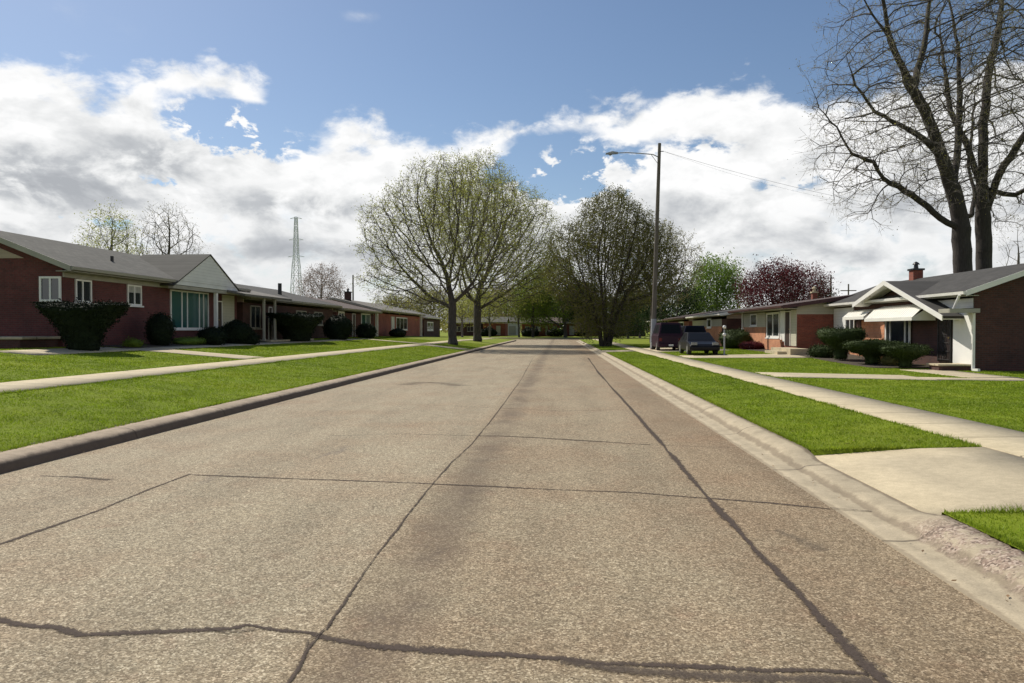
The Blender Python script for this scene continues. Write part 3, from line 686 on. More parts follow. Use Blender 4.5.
def tree(name, label, X, Y, base_r, fork, crown, n_attr, seeds=None, leaf_mat='leaf_bud', leaf_n=3, leaf_size=.05, twigs=4, twig_len=.6, twig_r=.010,
         bark_mat='bark_grey', D=.45, dk=.8, seed=1, group=None, g=None, tip_r=.016, attr=None, trunks=None, cat='tree', leaf_r=.25, trop=(0, 0, .05), lean=(0, 0), twig_mat='twig_brown'):
    rs = np.random.RandomState(seed); g = gz(X, Y) if g is None else g
    root = thing(name, (X, Y, g), label, cat, group)
    if attr is None:
        attr = []
        for (cx, cy, cz, rx, ry, rz, sh, bo, fr) in crown: attr += crown_pts(int(n_attr * fr), rs, (X + cx, Y + cy, g + cz), rx, ry, rz, sh, bo)
    if seeds is None: seeds = [([(X, Y, g - .25), (X + lean[0] * .5, Y + lean[1] * .5, g + fork * .5), (X + lean[0], Y + lean[1], g + fork)], -1)]
    pos, par = colonize(seeds, attr, D=D, dk=dk, di=max(4.5, 8 * D), rs=rs, trop=trop)
    N = len(pos); cnt = np.zeros(N); kids = np.zeros(N, int)
    for i in range(N - 1, 0, -1):
        if par[i] >= 0: kids[par[i]] += 1
    for i in range(N - 1, -1, -1):
        if kids[i] == 0: cnt[i] = 1
        if par[i] >= 0: cnt[par[i]] += cnt[i]
    top_n = max(cnt.max(), 3); ex = math.log(base_r / tip_r) / math.log(top_n); rad = tip_r * cnt ** ex
    e = np.where(par >= 0)[0]; rp = np.minimum(rad[par[e]], rad[e] * 1.35)
    # flare at the foot
    for k, i in enumerate(e):
        z0 = pos[par[i]][2] - g
        if z0 < .6 and rad[i] > base_r * .5: rp[k] *= 1 + .45 * (1 - max(z0, 0) / .6)
    big = rad[e] > base_r * .30; Vs = []; Fs = []; off = 0
    for msk, nn in ((big, 10), (~big, 4)):
        if msk.any():
            V, Fc = frusta(pos[par[e[msk]]], pos[e[msk]], rp[msk], rad[e[msk]], nn); Vs.append(V); Fs.append(Fc + off); off += len(V)
    nbig = sum(len(f) for f in Fs)
    # twigs
    fine = np.where(cnt <= 6)[0]; tips = []; A = []; B = []
    for i in fine:
        if par[i] < 0: continue
        d_ = pos[i] - pos[par[i]]; d_ /= np.linalg.norm(d_) + 1e-9
        k = twigs if kids[i] == 0 else max(1, twigs // 2)
        for _ in range(k):
            v = d_ * .8 + rs.normal(0, .55, 3); v[2] += .12; v /= np.linalg.norm(v); L = twig_len * rs.uniform(.5, 1.2)
            m_ = pos[i] + v * L * .5; v2 = v + rs.normal(0, .35, 3); v2 /= np.linalg.norm(v2); q = m_ + v2 * L * .6
            A += [pos[i], m_]; B += [m_, q]; tips += [m_, q]
            v3 = v + rs.normal(0, .7, 3); v3 /= np.linalg.norm(v3); A.append(m_); B.append(m_ + v3 * L * .45); tips.append(B[-1])
    if A:
        V, Fc = frusta(np.array(A), np.array(B), np.full(len(A), twig_r), np.full(len(A), twig_r * .6), 3)
        Vs.append(V); Fs.append(Fc + off); off += len(V)
    to = npmesh('trunk', np.concatenate(Vs), np.concatenate(Fs), M[bark_mat], root, smooth=True); to.data.materials.append(M[twig_mat])
    mi = np.zeros(len(to.data.polygons), dtype=np.int32); mi[nbig:] = 1; to.data.polygons.foreach_set('material_index', mi)
    if leaf_n > 0:
        T = np.array(tips); 
        if leaf_n < 1: T = T[rs.uniform(0, 1, len(T)) < leaf_n]; k = 1
        else: k = int(leaf_n)
        C = np.repeat(T, k, axis=0) + np.clip(rs.normal(0, leaf_r, (len(T) * k, 3)), -1.3 * leaf_r, 1.3 * leaf_r)
        V, Fc = leafquads(C, leaf_size, rs); npmesh('crown', V, Fc, M[leaf_mat], root)
    return root
KTG = 'street trees on the left verge'
tA = Vector((-9.35, 64.5)); tB = Vector((-9.3, 84))
# left pair on the verge (wide domed spring crowns)
tree('street_tree', 'nearer wide budding tree on the left verge, its crown reaching far over the lawn', -9.35, 64.5, .36, 3.6,
     [(-.3, 0, 10.4, 5.6, 6, 6.0, .4, -.9, .38), (-4.4, 1, 9.6, 4.0, 5, 4.4, .3, -1, .24), (3.4, -1, 9.0, 3.6, 5, 5.2, .3, -1, .16), (-3.4, 0, 5.6, 4.8, 4, 2.7, .2, -1, .16), (-1, 0, 13.4, 3.2, 4, 2.9, .3, -1, .1)], 5600, leaf_mat='leaf_spring', leaf_n=3, leaf_size=.066, twigs=3, twig_len=.9, twig_r=.012, tip_r=.016, seed=11, D=.45, dk=.62, leaf_r=.25,
     seeds=None)
tree('street_tree', 'farther budding tree on the left verge, its trunk nearer the road', -9.3, 84, .44, 4.2,
     [(.2, 0, 13.6, 5.6, 7, 7.6, .4, -.9, .4), (4.6, 0, 11.4, 4.6, 6, 6.2, .3, -1, .28), (6.2, 0, 8.0, 3.2, 4, 3.4, .2, -1, .12), (2.5, 0, 6.2, 5.0, 4, 2.8, .2, -1, .12), (-3, 0, 14, 3.6, 5, 4, .3, -1, .08)], 5400, leaf_mat='leaf_spring', leaf_n=4, leaf_size=.084, twigs=3, twig_len=1.0, twig_r=.014, tip_r=.018, seed=12, D=.5, dk=.7, leaf_r=.3)
# dark many stemmed tree right of the road
sx, sy = 4.35, 69.5; sg = .2; rs_ = np.random.RandomState(5); sd_ = []
for k in range(9):
    a = 2 * math.pi * k / 9 + .3; r_ = .35 if k else 0
    sd_.append(([(sx + r_ * math.cos(a), sy + r_ * math.sin(a), sg - .2), (sx + 2.2 * r_ * math.cos(a), sy + 2.2 * r_ * math.sin(a), sg + 2.2), (sx + 5.5 * r_ * math.cos(a), sy + 5.5 * r_ * math.sin(a), sg + 4.6)], -1))
tree('bushy_tree', 'dark twiggy tree with many stems standing right at the right kerb', sx, sy, .2, 3,
     [(.6, 0, 9.2, 4.0, 5, 5.2, .3, -.95, .36), (-2.9, 0, 7.4, 2.9, 4, 4.0, .2, -1, .18), (3.6, 0, 7.6, 3.2, 4, 4.0, .2, -1, .18), (0, 0, 4.6, 3.4, 3, 2.8, 0, -1, .16), (-.3, 0, 2.4, 2.6, 2.6, 1.9, 0, -1, .12)], 6400, seeds=sd_, leaf_mat='leaf_olive', leaf_n=4, leaf_size=.08, twigs=4, twig_len=.8, twig_r=.013, tip_r=.014,
     bark_mat='bark_dark', seed=21, D=.45, dk=.58, g=sg)
tree('bare_tree', 'bare branching tree showing right of the wooden lamp pole', 10.5, 84, .3, 4,
     [(0, 0, 8.5, 5.5, 5, 4.8, .3, -.9, 1)], 2200, leaf_mat='leaf_bud', leaf_n=2, leaf_size=.09, twigs=3, twig_len=.9, twig_r=.013, tip_r=.016, seed=22, D=.5, dk=.65)
# green leafy tree left behind the dark one (over the street end)
tree('leafy_tree', 'yellow-green leafy tree beyond the road end, left of the dark tree', 1.2, 144, .35, 2.5,
     [(-1.6, 0, 9.0, 5.0, 4, 7.6, .2, -1, .7), (-5, 0, 5.6, 7.0, 4, 3.2, .2, -1, .3)], 900, leaf_mat='leaf_lime', leaf_n=9, leaf_size=.17, twigs=2, twig_len=1.1, twig_r=.02, tip_r=.03, seed=23, D=.7, dk=1.1, leaf_r=.55, g=.15)
# big bare tree behind the white gabled house: limbs follow the ones in the photo
BX, BY = 26.6, 46.5
def pl(pts, dys): return [tuple(ony(px, py, BY + dy)) for (px, py), dy in zip(pts, dys)]
sdb = []
b0 = [(965, 300), (964, 272), (961, 240), (960, 219), (953, 189), (942, 158), (925, 110), (907, 79), (890, 39), (883, 0), (880, -40)]
def seedlen(pls, D):       # index bookkeeping for forks
    return pls
class Skel:
    def __init__(s, D): s.seeds = []; s.n = 0; s.D = D; s.pts = []
    def add(s, pl_, parent=-1):
        prev = parent; marks = []
        for i, p in enumerate(pl_):
            if i == 0 and parent < 0: s.pts.append(np.array(p, float)); s.n += 1; prev = s.n - 1; marks.append(prev); continue
            a = s.pts[prev]; b = np.array(p, float); n = max(1, int(round(np.linalg.norm(b - a) / s.D)))
            for k in range(1, n + 1): s.pts.append(a + (b - a) * k / n); s.n += 1
            prev = s.n - 1; marks.append(prev)
        s.seeds.append((pl_, parent)); return marks
EXTEND = 1
def spread(n, lo, hi): return [lo + (hi - lo) * i / (n - 1) for i in range(n)]
# note: colonize() jitters inner points, so node counts match because the step count depends only on the given points
sk = Skel(.6)
base = ony(964, 272, BY); gB = .3
tr = pl([(963, 272), (961, 240), (960, 219)], [0, 0, 0])
mA = sk.add([(base.x + .1, BY, gB - .3), (base.x + .05, BY, gB + 2)] + tr)
mm = sk.add(pl([(953, 189), (942, 158), (925, 110), (907, 79), (890, 39), (883, 0), (880, -40)], spread(7, 0, -3)), mA[-1])
sk.add(pl([(940, 218), (912, 195), (883, 178), (874, 162), (852, 154), (837, 127), (819, 108), (808, 80)], spread(8, -.5, -4)), mA[-2] + 1)
sk.add(pl([(955, 170), (958, 145), (960, 96), (958, 44), (949, 0), (945, -50)], spread(6, .3, 3)), mm[0])
sk.add(pl([(925, 140), (900, 125), (875, 112), (855, 85), (846, 55)], spread(5, -1, -4)), mm[1])
sk.add(pl([(915, 85), (925, 40), (930, 0), (930, -50)], spread(4, -1, 2)), mm[3])
sk.add(pl([(872, 14), (855, -20), (845, -50)], spread(3, -2, -5)), mm[4])
sk.add(pl([(972, 215), (975, 195), (968, 165), (972, 130), (975, 90)], spread(5, 0, 4)), mA[-1])
leafx = tree('bare_tree', 'huge bare tree behind the right gabled house, its lowest limb sweeping far left', base.x, BY, .52, 3,
     [(-1.8, -1, 17.5, 7.2, 6, 9.6, .2, -.95, .60), (-6.3, -2.5, 13.0, 3.7, 4, 5.6, .2, -1, .40)], 3000, seeds=sk.seeds, leaf_mat='leaf_bud', leaf_n=.6, leaf_size=.05, twigs=4, twig_len=1.0, twig_r=.008, tip_r=.016, twig_mat='twig_grey',
     bark_mat='bark_dark', D=.6, dk=.72, seed=31, g=gB, group='two huge bare trees behind the gabled house')
sk = Skel(.6); base2 = ony(985, 270, BY + 2)
def pl2(pts, dys): return [tuple(ony(px, py, BY + 2 + dy)) for (px, py), dy in zip(pts, dys)]
mB = sk.add([(base2.x, BY + 2, gB - .3), (base2.x, BY + 2, gB + 2)] + pl2([(984, 270), (983, 219), (982, 189)], [0, 0, 0]))
sk.add(pl2([(983, 160), (983, 132), (986, 96), (990, 66), (1000, 22), (1005, -20), (1004, -60)], spread(7, 0, 3)), mB[-1])
sk.add(pl2([(990, 200), (999, 175), (1024, 136), (1050, 100), (1075, 60)], spread(5, 0, -3)), mB[-2])
sk.add(pl2([(1015, 195), (1040, 180), (1070, 172)], spread(3, 0, -2)), mB[-2] + 3)
sk.add(pl2([(965, 140), (950, 110), (945, 70), (940, 30)], spread(4, 0, 3)), mB[-1])
tree('bare_tree', 'huge bare tree behind the right gabled house, the right-hand and straighter trunk', base2.x, BY + 2, .46, 3,
     [(2.8, 1, 17, 8.0, 7, 9.6, .2, -.95, 1)], 2600, seeds=sk.seeds, leaf_mat='leaf_bud', leaf_n=.5, leaf_size=.05, twigs=4, twig_len=1.0, twig_r=.008, tip_r=.016, twig_mat='twig_grey',
     bark_mat='bark_dark', D=.6, dk=.72, seed=32, g=gB, group='two huge bare trees behind the gabled house')
# trees beyond the roofs
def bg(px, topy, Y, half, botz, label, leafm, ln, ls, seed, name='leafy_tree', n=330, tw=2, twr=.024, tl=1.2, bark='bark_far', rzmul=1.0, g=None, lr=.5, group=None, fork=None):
    p = ony(px, topy, Y); rx = half / F * Y; H = p.z; gg = gz(p.x, Y) if g is None else g; rz = (H - botz) / 2
    return tree(name, label, p.x, Y, max(.18, H * .022), fork or max(2.0, botz * .8), [(0, 0, (H + botz) / 2 - gg, rx, rx, rz, .3, -.92, 1)], n * 4, leaf_mat=leafm, leaf_n=max(1, int(ln * 1.7)), leaf_size=ls * .75, twigs=tw, twig_len=tl,
                twig_r=twr * .6, tip_r=.02, bark_mat=bark, D=.65, dk=.8, seed=seed, g=gg, leaf_r=lr, group=group)
bg(716, 262, 105, 26, 2.5, 'bright green leafy tree beyond the roofs right of the lamp pole', 'leaf_green', 8, .19, 41, n=420, lr=.6)
bg(676, 285, 96, 22, 2.0, 'dark green tree between the lamp pole and the bright green tree', 'leaf_deep', 7, .18, 42, n=300)
bg(774, 268, 92, 29, 2.5, 'dark red leafy tree behind the brown roof, the left of two', 'leaf_maroon', 8, .17, 43, n=400, group='dark red trees behind the brown roof', lr=.5)
bg(805, 269, 97, 24, 2.5, 'dark red leafy tree behind the brown roof, the right and thinner of two', 'leaf_maroon', 5, .16, 44, n=330, group='dark red trees behind the brown roof')
bg(823, 281, 99, 9, 1.0, 'small dark evergreen tip right of the red trees', 'leaf_deep', 14, .16, 45, n=140, name='evergreen_tree')
bg(111, 212, 78, 30, 5.0, 'small leafing tree above the left grey roof', 'leaf_spring', 4, .12, 46, n=380, twr=.02, group='trees above the left grey roof')
bg(168, 209, 74, 32, 5.5, 'bare twiggy tree above the left grey roof, right of the leafing one', 'leaf_bud', 1, .10, 47, n=360, name='bare_tree', tw=3, twr=.02, bark='bark_grey', group='trees above the left grey roof')
bg(322, 267, 130, 23, 4.0, 'small pinkish budding tree beside the far power tower', 'leaf_pink', 3, .14, 48, n=240, name='bare_tree', tw=3, twr=.03)
bg(1018, 225, 60, 14, 5, 'thin bare tree at the right picture edge beyond the roof', 'leaf_bud', 1, .07, 49, n=110, name='bare_tree', tw=3, twr=.012)
bg(506, 288, 190, 22, 3, 'pale bare tree far beyond the left end of the cross street', 'leaf_pink', 3, .22, 50, n=240, name='bare_tree', tw=3, twr=.04, lr=.8)
bg(470, 292, 175, 24, 3, 'pale bare tree far off behind the pair of verge trees', 'leaf_bud', 3, .2, 51, n=220, name='bare_tree', tw=3, twr=.04, lr=.8)
bg(430, 290, 150, 22, 3, 'greenish far tree left of the verge trees', 'leaf_bud', 4, .2, 52, n=220, name='bare_tree', tw=3, twr=.04, lr=.8)
bg(543, 298, 175, 20, 2, 'lime green tree behind the far brick house', 'leaf_lime', 7, .3, 53, n=220, lr=.9)
bg(575, 292, 160, 20, 2, 'dark green tree behind the far brick house', 'leaf_deep', 7, .28, 54, n=220, lr=.9)
bg(640, 296, 130, 20, 1.5, 'dense dark tree low behind the lamp pole', 'leaf_deep', 7, .24, 55, n=260, lr=.8)
bg(612, 300, 140, 18, 1.5, 'olive tree behind the dark many stemmed tree', 'leaf_olive', 7, .24, 56, n=220, lr=.8)
bg(395, 297, 140, 18, 3, 'pale far tree above the bright brick house', 'leaf_bud', 4, .2, 57, n=160, name='bare_tree', tw=3, twr=.04)
bg(519, 300, 141, 7, 2.6, 'slim dark tree at the left end of the far brick house', 'leaf_olive', 4, .18, 58, n=90, bark='bark_dark', lr=.4)
bg(533, 270, 143, 20, 3.0, 'yellow-green tree overhanging the far left corner of the cross street', 'leaf_lime', 7, .2, 61, n=260, lr=.8, bark='bark_dark')
bg(587, 282, 141, 18, 2.4, 'dark olive tree before the far house with the pale door', 'leaf_deep', 8, .2, 62, n=260, lr=.7, bark='bark_dark')
bg(628, 290, 118, 18, .8, 'bushy dark tree right behind the dark many stemmed tree', 'leaf_deep', 8, .18, 63, n=260, lr=.6)
bg(490, 290, 146, 18, 3.2, 'budding tree before the far house with the pale roof', 'leaf_spring', 4, .16, 64, n=220, lr=.7)
bg(462, 296, 130, 18, 3.0, 'budding tree between the trunks of the verge trees, farther back', 'leaf_spring', 4, .16, 65, n=200, lr=.7)
bg(652, 286, 100, 14, 1.0, 'dark tree directly behind the lamp pole base', 'leaf_deep', 8, .16, 66, n=220, lr=.5)
bg(690, 290, 110, 18, 1.5, 'mid green tree between the dark tree and the bright green tree', 'leaf_green', 6, .16, 67, n=220, lr=.6)
mat('dead_leaf', (.22, .13, .06), rough=.8); mat('dandelion', (.75, .55, .03), rough=.6)
def litter(name, n, areas, size, m_, seed, label, up=.012, cat='leaves'):
    rs = np.random.RandomState(seed); C = []
    for _ in range(n):
        x0, x1, y0, y1 = areas[rs.randint(len(areas))]; x = rs.uniform(x0, x1); y = y0 + (y1 - y0) * rs.uniform(0, 1) ** 1.5
        if KL < x < KR: z = .006 if RL < x < RR else .02
        else: z = gz(x, y) + up
        C.append((x, y, z))
    V, Fc = leafquads(np.array(C), size, rs); c3 = np.repeat(np.array(C), 4, 0); V = c3 + (V - c3) * np.array([1, 1, .3]) + np.array([0, 0, size * .2])
    return tag(npmesh(name, V, Fc, M[m_]), label, cat, kind='stuff')
litter('fallen_leaves', 420, [(-6.55, -6.3, 6, 40), (2.62, 2.85, 3, 35), (-16, -7.2, 8, 30), (3.4, 5.3, 10, 30), (7, 12, 10, 26)], .022, 'dead_leaf', 3, 'small dry leaves scattered on the lawns and along the kerbs', .03)
litter('dandelions', 90, [(-16, -7.4, 9, 30), (3.5, 5.3, 10.5, 30), (7, 13, 11, 24)], .016, 'dandelion', 4, 'tiny yellow dandelion heads in the lawns', .045, 'flowers')
litter('grit', 1500, [(-6.58, -6.35, 5.5, 26), (2.7, 2.92, 3, 24), (-5.9, 2.4, 3, 12)], .006, 'concrete_chip', 5, 'loose grit lying along both kerbs', 0, 'grit')
# ------------------------------------------------------------------ shrubs
def shrub(name, label, X, Y, prof, seed, leafm='leaf_hedge', n=3500, ls=.03, stem=None, flat=1.0, cat='shrub', group=None, g=None, ey=1.0):
    rs = np.random.RandomState(seed); g = gz(X, Y) if g is None else g; root = thing(name, (X, Y, g), label, cat, group)
    rg_ = random.Random(seed); prof = [(r * 1.0, z) for r, z in prof]
    # dense profile
    pr = []
    for (r0, z0), (r1, z1) in zip(prof, prof[1:]):
        for k in range(4): pr.append((r0 + (r1 - r0) * k / 4, z0 + (z1 - z0) * k / 4))
    pr.append(prof[-1]); nn = 22; V = []; ph = rs.uniform(0, 6, 6)
    for (r, z) in pr:
        for i in range(nn):
            a = 2 * math.pi * i / nn; k = .90 + .08 * math.sin(2 * a + ph[0] + z * 2.3) + .06 * math.sin(5 * a + ph[1] + z * 5) + .03 * math.sin(11 * a + ph[3] + z * 11) + rs.normal(0, .02)
            V.append((X + r * k * math.cos(a), Y + r * k * math.sin(a) * ey, g + z * (1 + .05 * math.sin(2 * a + ph[4]) * (r > .1)) + rs.normal(0, .015)))
    Fc = [(j * nn + i, j * nn + (i + 1) % nn, (j + 1) * nn + (i + 1) % nn, (j + 1) * nn + i) for j in range(len(pr) - 1) for i in range(nn)]
    V = np.array(V); Fc = np.array(Fc)
    # leaves over the surface
    T = V[Fc]; area = np.linalg.norm(np.cross(T[:, 1] - T[:, 0], T[:, 3] - T[:, 0]), axis=1) + 1e-6
    f = rs.choice(len(Fc), n, p=area / area.sum()); u, v = rs.uniform(0, 1, (2, n, 1)); q = T[f]
    C = (q[:, 0] * (1 - u) + q[:, 1] * u) * (1 - v) + (q[:, 3] * (1 - u) + q[:, 2] * u) * v
    cen = np.array([X, Y, g + np.mean([z for _, z in prof])]); out = C - cen; out /= np.linalg.norm(out, axis=1)[:, None]
    C = C + out * (rs.normal(.02, .06, n) + (rs.uniform(0, 1, n) < .04) * rs.uniform(.03, .14, n) + .05 * np.sin(C[:, 0] * 7 + ph[2]) * np.sin(C[:, 2] * 9 + ph[3]) * np.sin(C[:, 1] * 8 + ph[4]))[:, None]
    LV, LF = leafquads(C, ls * 1.25, rs)
    npmesh('foliage', np.concatenate([V, LV]), np.concatenate([Fc, LF + len(V)]), M[leafm], root)
    if stem:
        m = MB()
        for k in range(4):
            a = k * 1.7 + seed; m.tube((X + .04 * math.cos(a), Y + .04 * math.sin(a), g - .05), (X + stem[1] * math.cos(a), Y + stem[1] * math.sin(a), g + stem[0]), .035, .025, 6)
        m.build('stem', M['bark_dark'], root)
    return root
VASE = [(.02, .0), (.55, .02), (.62, .3), (.85, .75), (1.25, 1.25), (1.4, 1.5), (1.38, 1.58), (.02, 1.62)]
def S(prof, s, h=None): h = h or s; return [(r * s, z * h) for r, z in prof]
BALL = [(.02, 0), (.6, .05), (.9, .4), (1, .8), (.85, 1.25), (.5, 1.5), (.02, 1.6)]
SAUCER = [(.02, .0), (.28, .02), (.3, .35), (.8, .62), (1.05, .78), (1.1, .95), (1.02, 1.05), (.02, 1.08)]
def base_at(px, py, X):  # point on the ground in column px at distance X sideways
    Y = yx(px, X); return X, Y
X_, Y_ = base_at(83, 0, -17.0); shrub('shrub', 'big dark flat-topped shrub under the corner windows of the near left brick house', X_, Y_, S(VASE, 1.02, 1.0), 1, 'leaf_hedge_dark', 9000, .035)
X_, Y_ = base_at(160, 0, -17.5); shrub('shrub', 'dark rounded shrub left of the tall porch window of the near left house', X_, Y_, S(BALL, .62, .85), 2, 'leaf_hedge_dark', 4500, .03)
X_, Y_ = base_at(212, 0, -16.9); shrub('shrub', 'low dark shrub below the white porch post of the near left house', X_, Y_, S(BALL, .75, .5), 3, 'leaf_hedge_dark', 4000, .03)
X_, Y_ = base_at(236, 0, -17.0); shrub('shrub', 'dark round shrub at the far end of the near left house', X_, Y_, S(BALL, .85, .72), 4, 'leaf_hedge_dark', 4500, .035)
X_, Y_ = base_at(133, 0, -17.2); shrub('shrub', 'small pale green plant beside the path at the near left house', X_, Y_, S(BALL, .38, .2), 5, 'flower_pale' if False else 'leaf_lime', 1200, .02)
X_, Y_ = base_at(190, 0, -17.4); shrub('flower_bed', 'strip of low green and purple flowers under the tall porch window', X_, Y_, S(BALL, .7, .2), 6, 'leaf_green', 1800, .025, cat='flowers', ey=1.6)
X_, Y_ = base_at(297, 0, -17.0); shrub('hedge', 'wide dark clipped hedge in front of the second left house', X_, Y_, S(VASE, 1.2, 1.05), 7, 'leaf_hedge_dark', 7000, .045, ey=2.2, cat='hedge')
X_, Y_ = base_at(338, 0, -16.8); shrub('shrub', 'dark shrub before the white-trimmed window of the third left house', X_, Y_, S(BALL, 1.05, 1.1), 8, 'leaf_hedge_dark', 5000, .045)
X_, Y_ = base_at(366, 0, -17.2); shrub('shrub', 'low dark shrub left of the white corner post of the bright brick house', X_, Y_, S(BALL, .9, .75), 9, 'leaf_hedge_dark', 3000, .05)
X_, Y_ = base_at(398, 0, -17.2); shrub('hedge', 'long low hedge under the window of the bright brick house', X_, Y_, S(BALL, .8, .5), 10, 'leaf_hedge_dark', 3000, .05, ey=3.0, cat='hedge')
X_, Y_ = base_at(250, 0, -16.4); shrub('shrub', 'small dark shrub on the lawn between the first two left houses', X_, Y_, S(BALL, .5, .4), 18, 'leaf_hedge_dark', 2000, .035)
# right: saucer shaped clipped shrubs
X_, Y_ = base_at(841, 0, 13.8); shrub('shrub', 'tallest dark flat-topped shrub, left of the three before the white awning', X_, Y_, S(SAUCER, 1.05, 1.32), 11, 'leaf_hedge', 5000, .03, group='clipped flat-topped shrubs', g=.28)
X_, Y_ = base_at(873, 0, 14.0); shrub('shrub', 'middle flat-topped shrub under the white awning', X_, Y_, S(SAUCER, 1.12, .92), 12, 'leaf_hedge', 5000, .03, group='clipped flat-topped shrubs', g=.2)
X_, Y_ = base_at(905.5, 0, 14.4); shrub('shrub', 'nearest flat-topped shrub beside the porch slab', X_, Y_, S(SAUCER, .92, .82), 13, 'leaf_hedge', 5000, .028, group='clipped flat-topped shrubs', g=.15)
X_, Y_ = base_at(822, 0, 13.6); shrub('shrub', 'low shrub against the brick side wall of the brown roofed house', X_, Y_, S(BALL, .65, .38), 14, 'leaf_hedge', 2500, .035)
X_, Y_ = base_at(735, 0, 12.8); shrub('hedge', 'rounded dark green hedge left of the orange brick front', X_, Y_, S(BALL, 1.15, .82), 15, 'leaf_hedge', 4000, .045, ey=1.5, cat='hedge')
X_, Y_ = base_at(752, 0, 13.1); shrub('shrub', 'reddish low shrub at the foot of the orange brick front', X_, Y_, S(BALL, .8, .3), 16, 'leaf_maroon', 2500, .035)
X_, Y_ = base_at(893, 0, 14.6); shrub('shrub', 'low pale plant between the flat-topped shrubs', X_, Y_, S(BALL, .5, .3), 17, 'leaf_bud', 1500, .025)
for px_, Y__, lab, sd__ in ((530, 149, 'dark hedge before the far brick house facing down the road', 31), (556, 149, 'dark hedge at the right corner of the far facing brick house', 32), (583, 151, 'dark hedge beside the pale far door', 33), (488, 152, 'dark hedge before the far house with pale roof', 34), (612, 146, 'dark hedge behind the many stemmed tree', 35)):
    shrub('hedge', lab, ony(px_, 330, Y__).x, Y__, S(BALL, 1.9, 1.0), sd__, 'leaf_hedge_dark', 2500, .11, cat='hedge', g=.42)
# planting beds under them
def bed(x0, x1, y0, y1):
    pave('soil_bed', x0, x1, y0, y1, M['soil'], .03, clear=False)
bed(-18.6, -16.95, 28, 43); bed(13.0, 15.9, 31.5, 42.5); bed(12.6, 13.8, 44, 52)

# ------------------------------------------------------------------ houses
def window(root, s, X, y0, y1, z0, z1, mull=(), glass='glass', frame='trim_white', fw=.07, name='window', blind=0):
    """s = +1 when the wall faces +X, -1 when it faces -X"""
    f = MB(); d0, d1 = X + s * .003, X + s * .06
    f.box(d0, d1, y0, y1, z0, z0 + fw); f.box(d0, d1, y0, y1, z1 - fw, z1); f.box(d0, d1, y0, y0 + fw, z0 + fw, z1 - fw); f.box(d0, d1, y1 - fw, y1, z0 + fw, z1 - fw)
    for m_ in mull:
        ym = y0 + (y1 - y0) * m_; f.box(d0, X + s * .05, ym - fw * .45, ym + fw * .45, z0 + fw, z1 - fw)
    wn = f.build(name, M[frame], root)
    p = MB(); p.box(X + s * .004, X + s * .02, y0 + fw * .9, y1 - fw * .9, z0 + fw * .9, z1 - fw * .9); p.build('pane', M[glass], wn)
    if blind:
        c = MB(); c.box(X + s * .022, X + s * .028, y0 + fw, y1 - fw, z1 - fw - (z1 - z0) * blind, z1 - fw); c.build('blind', M['curtain'], wn)
    sl = MB(); sl.box(d0, X + s * .12, y0 - .06, y1 + .06, z0 - .07, z0 - .002); sl.build('sill', M['trim_cream' if frame != 'trim_white' else frame], wn)
    return wn
def window_y(root, s, Y, x0, x1, z0, z1, mull=(), glass='glass', frame='trim_white', fw=.08):
    f = MB(); d0, d1 = Y + s * .003, Y + s * .06
    f.box(x0, x1, d0, d1, z0, z0 + fw); f.box(x0, x1, d0, d1, z1 - fw, z1); f.box(x0, x0 + fw, d0, d1, z0 + fw, z1 - fw); f.box(x1 - fw, x1, d0, d1, z0 + fw, z1 - fw)
    for m_ in mull: xm = x0 + (x1 - x0) * m_; f.box(xm - fw * .45, xm + fw * .45, d0, Y + s * .05, z0 + fw, z1 - fw)
    wn = f.build('window', M[frame], root); p = MB(); p.box(x0 + fw * .9, x1 - fw * .9, Y + s * .004, Y + s * .02, z0 + fw * .9, z1 - fw * .9); p.build('pane', M[glass], wn)
    return wn
def door(root, s, X, y0, y1, z0, z1, m_='door_dark', frame='trim_white', bars=False):
    d = MB(); d.box(X + s * .003, X + s * .04, y0 + .06, y1 - .06, z0, z1 - .06); dr = d.build('door', M[m_], root)
    f = MB(); f.box(X + s * .003, X + s * .07, y0, y0 + .06, z0, z1); f.box(X + s * .003, X + s * .07, y1 - .06, y1, z0, z1); f.box(X + s * .003, X + s * .07, y0 + .06, y1 - .06, z1 - .06, z1); f.build('door_frame', M[frame], dr)
    h = MB(); h.tube((X + s * .04, y0 + .16, z0 + 1.0), (X + s * .09, y0 + .16, z0 + 1.0), .03, n=8); h.build('handle', M['brass'], dr)
    if bars:
        b = MB(); n = 7
        for i in range(n): y = y0 + .1 + (y1 - y0 - .2) * i / (n - 1); b.tube((X + s * .08, y, z0 + .05), (X + s * .08, y, z1 - .1), .012, n=6)
        for k in range(6): z = z0 + .1 + (z1 - z0 - .25) * k / 5; b.tube((X + s * .08, y0 + .08, z), (X + s * .08, y1 - .08, z), .012, n=6)
        for k in range(5):
            z = z0 + .3 + .33 * k
            for a in range(8): aa = a * math.pi / 4; ab = aa + math.pi / 4; yc = (y0 + y1) / 2; b.tube((X + s * .08, yc + .12 * math.cos(aa), z + .12 * math.sin(aa)), (X + s * .08, yc + .12 * math.cos(ab), z + .12 * math.sin(ab)), .01, n=5)
        b.build('security_grille', M['iron'], dr)
    return dr
def chimney(root_roof, x, y, z0, z1, w_=.55, m_='brick_red'):
    c = MB(); c.box(x - w_ / 2, x + w_ / 2, y - w_ / 2, y + w_ / 2, z0, z1); ch = c.build('chimney', M[m_], root_roof)
    k = MB(); k.box(x - w_ / 2 - .06, x + w_ / 2 + .06, y - w_ / 2 - .06, y + w_ / 2 + .06, z1 + .002, z1 + .1); k.tube((x, y, z1 + .1), (x, y, z1 + .32), .13, .10, 8); k.lathe((x, y, z1 + .32), [(.2, 0), (.12, .1), (.02, .16)], 8)
    ck = k
    return ch, ck
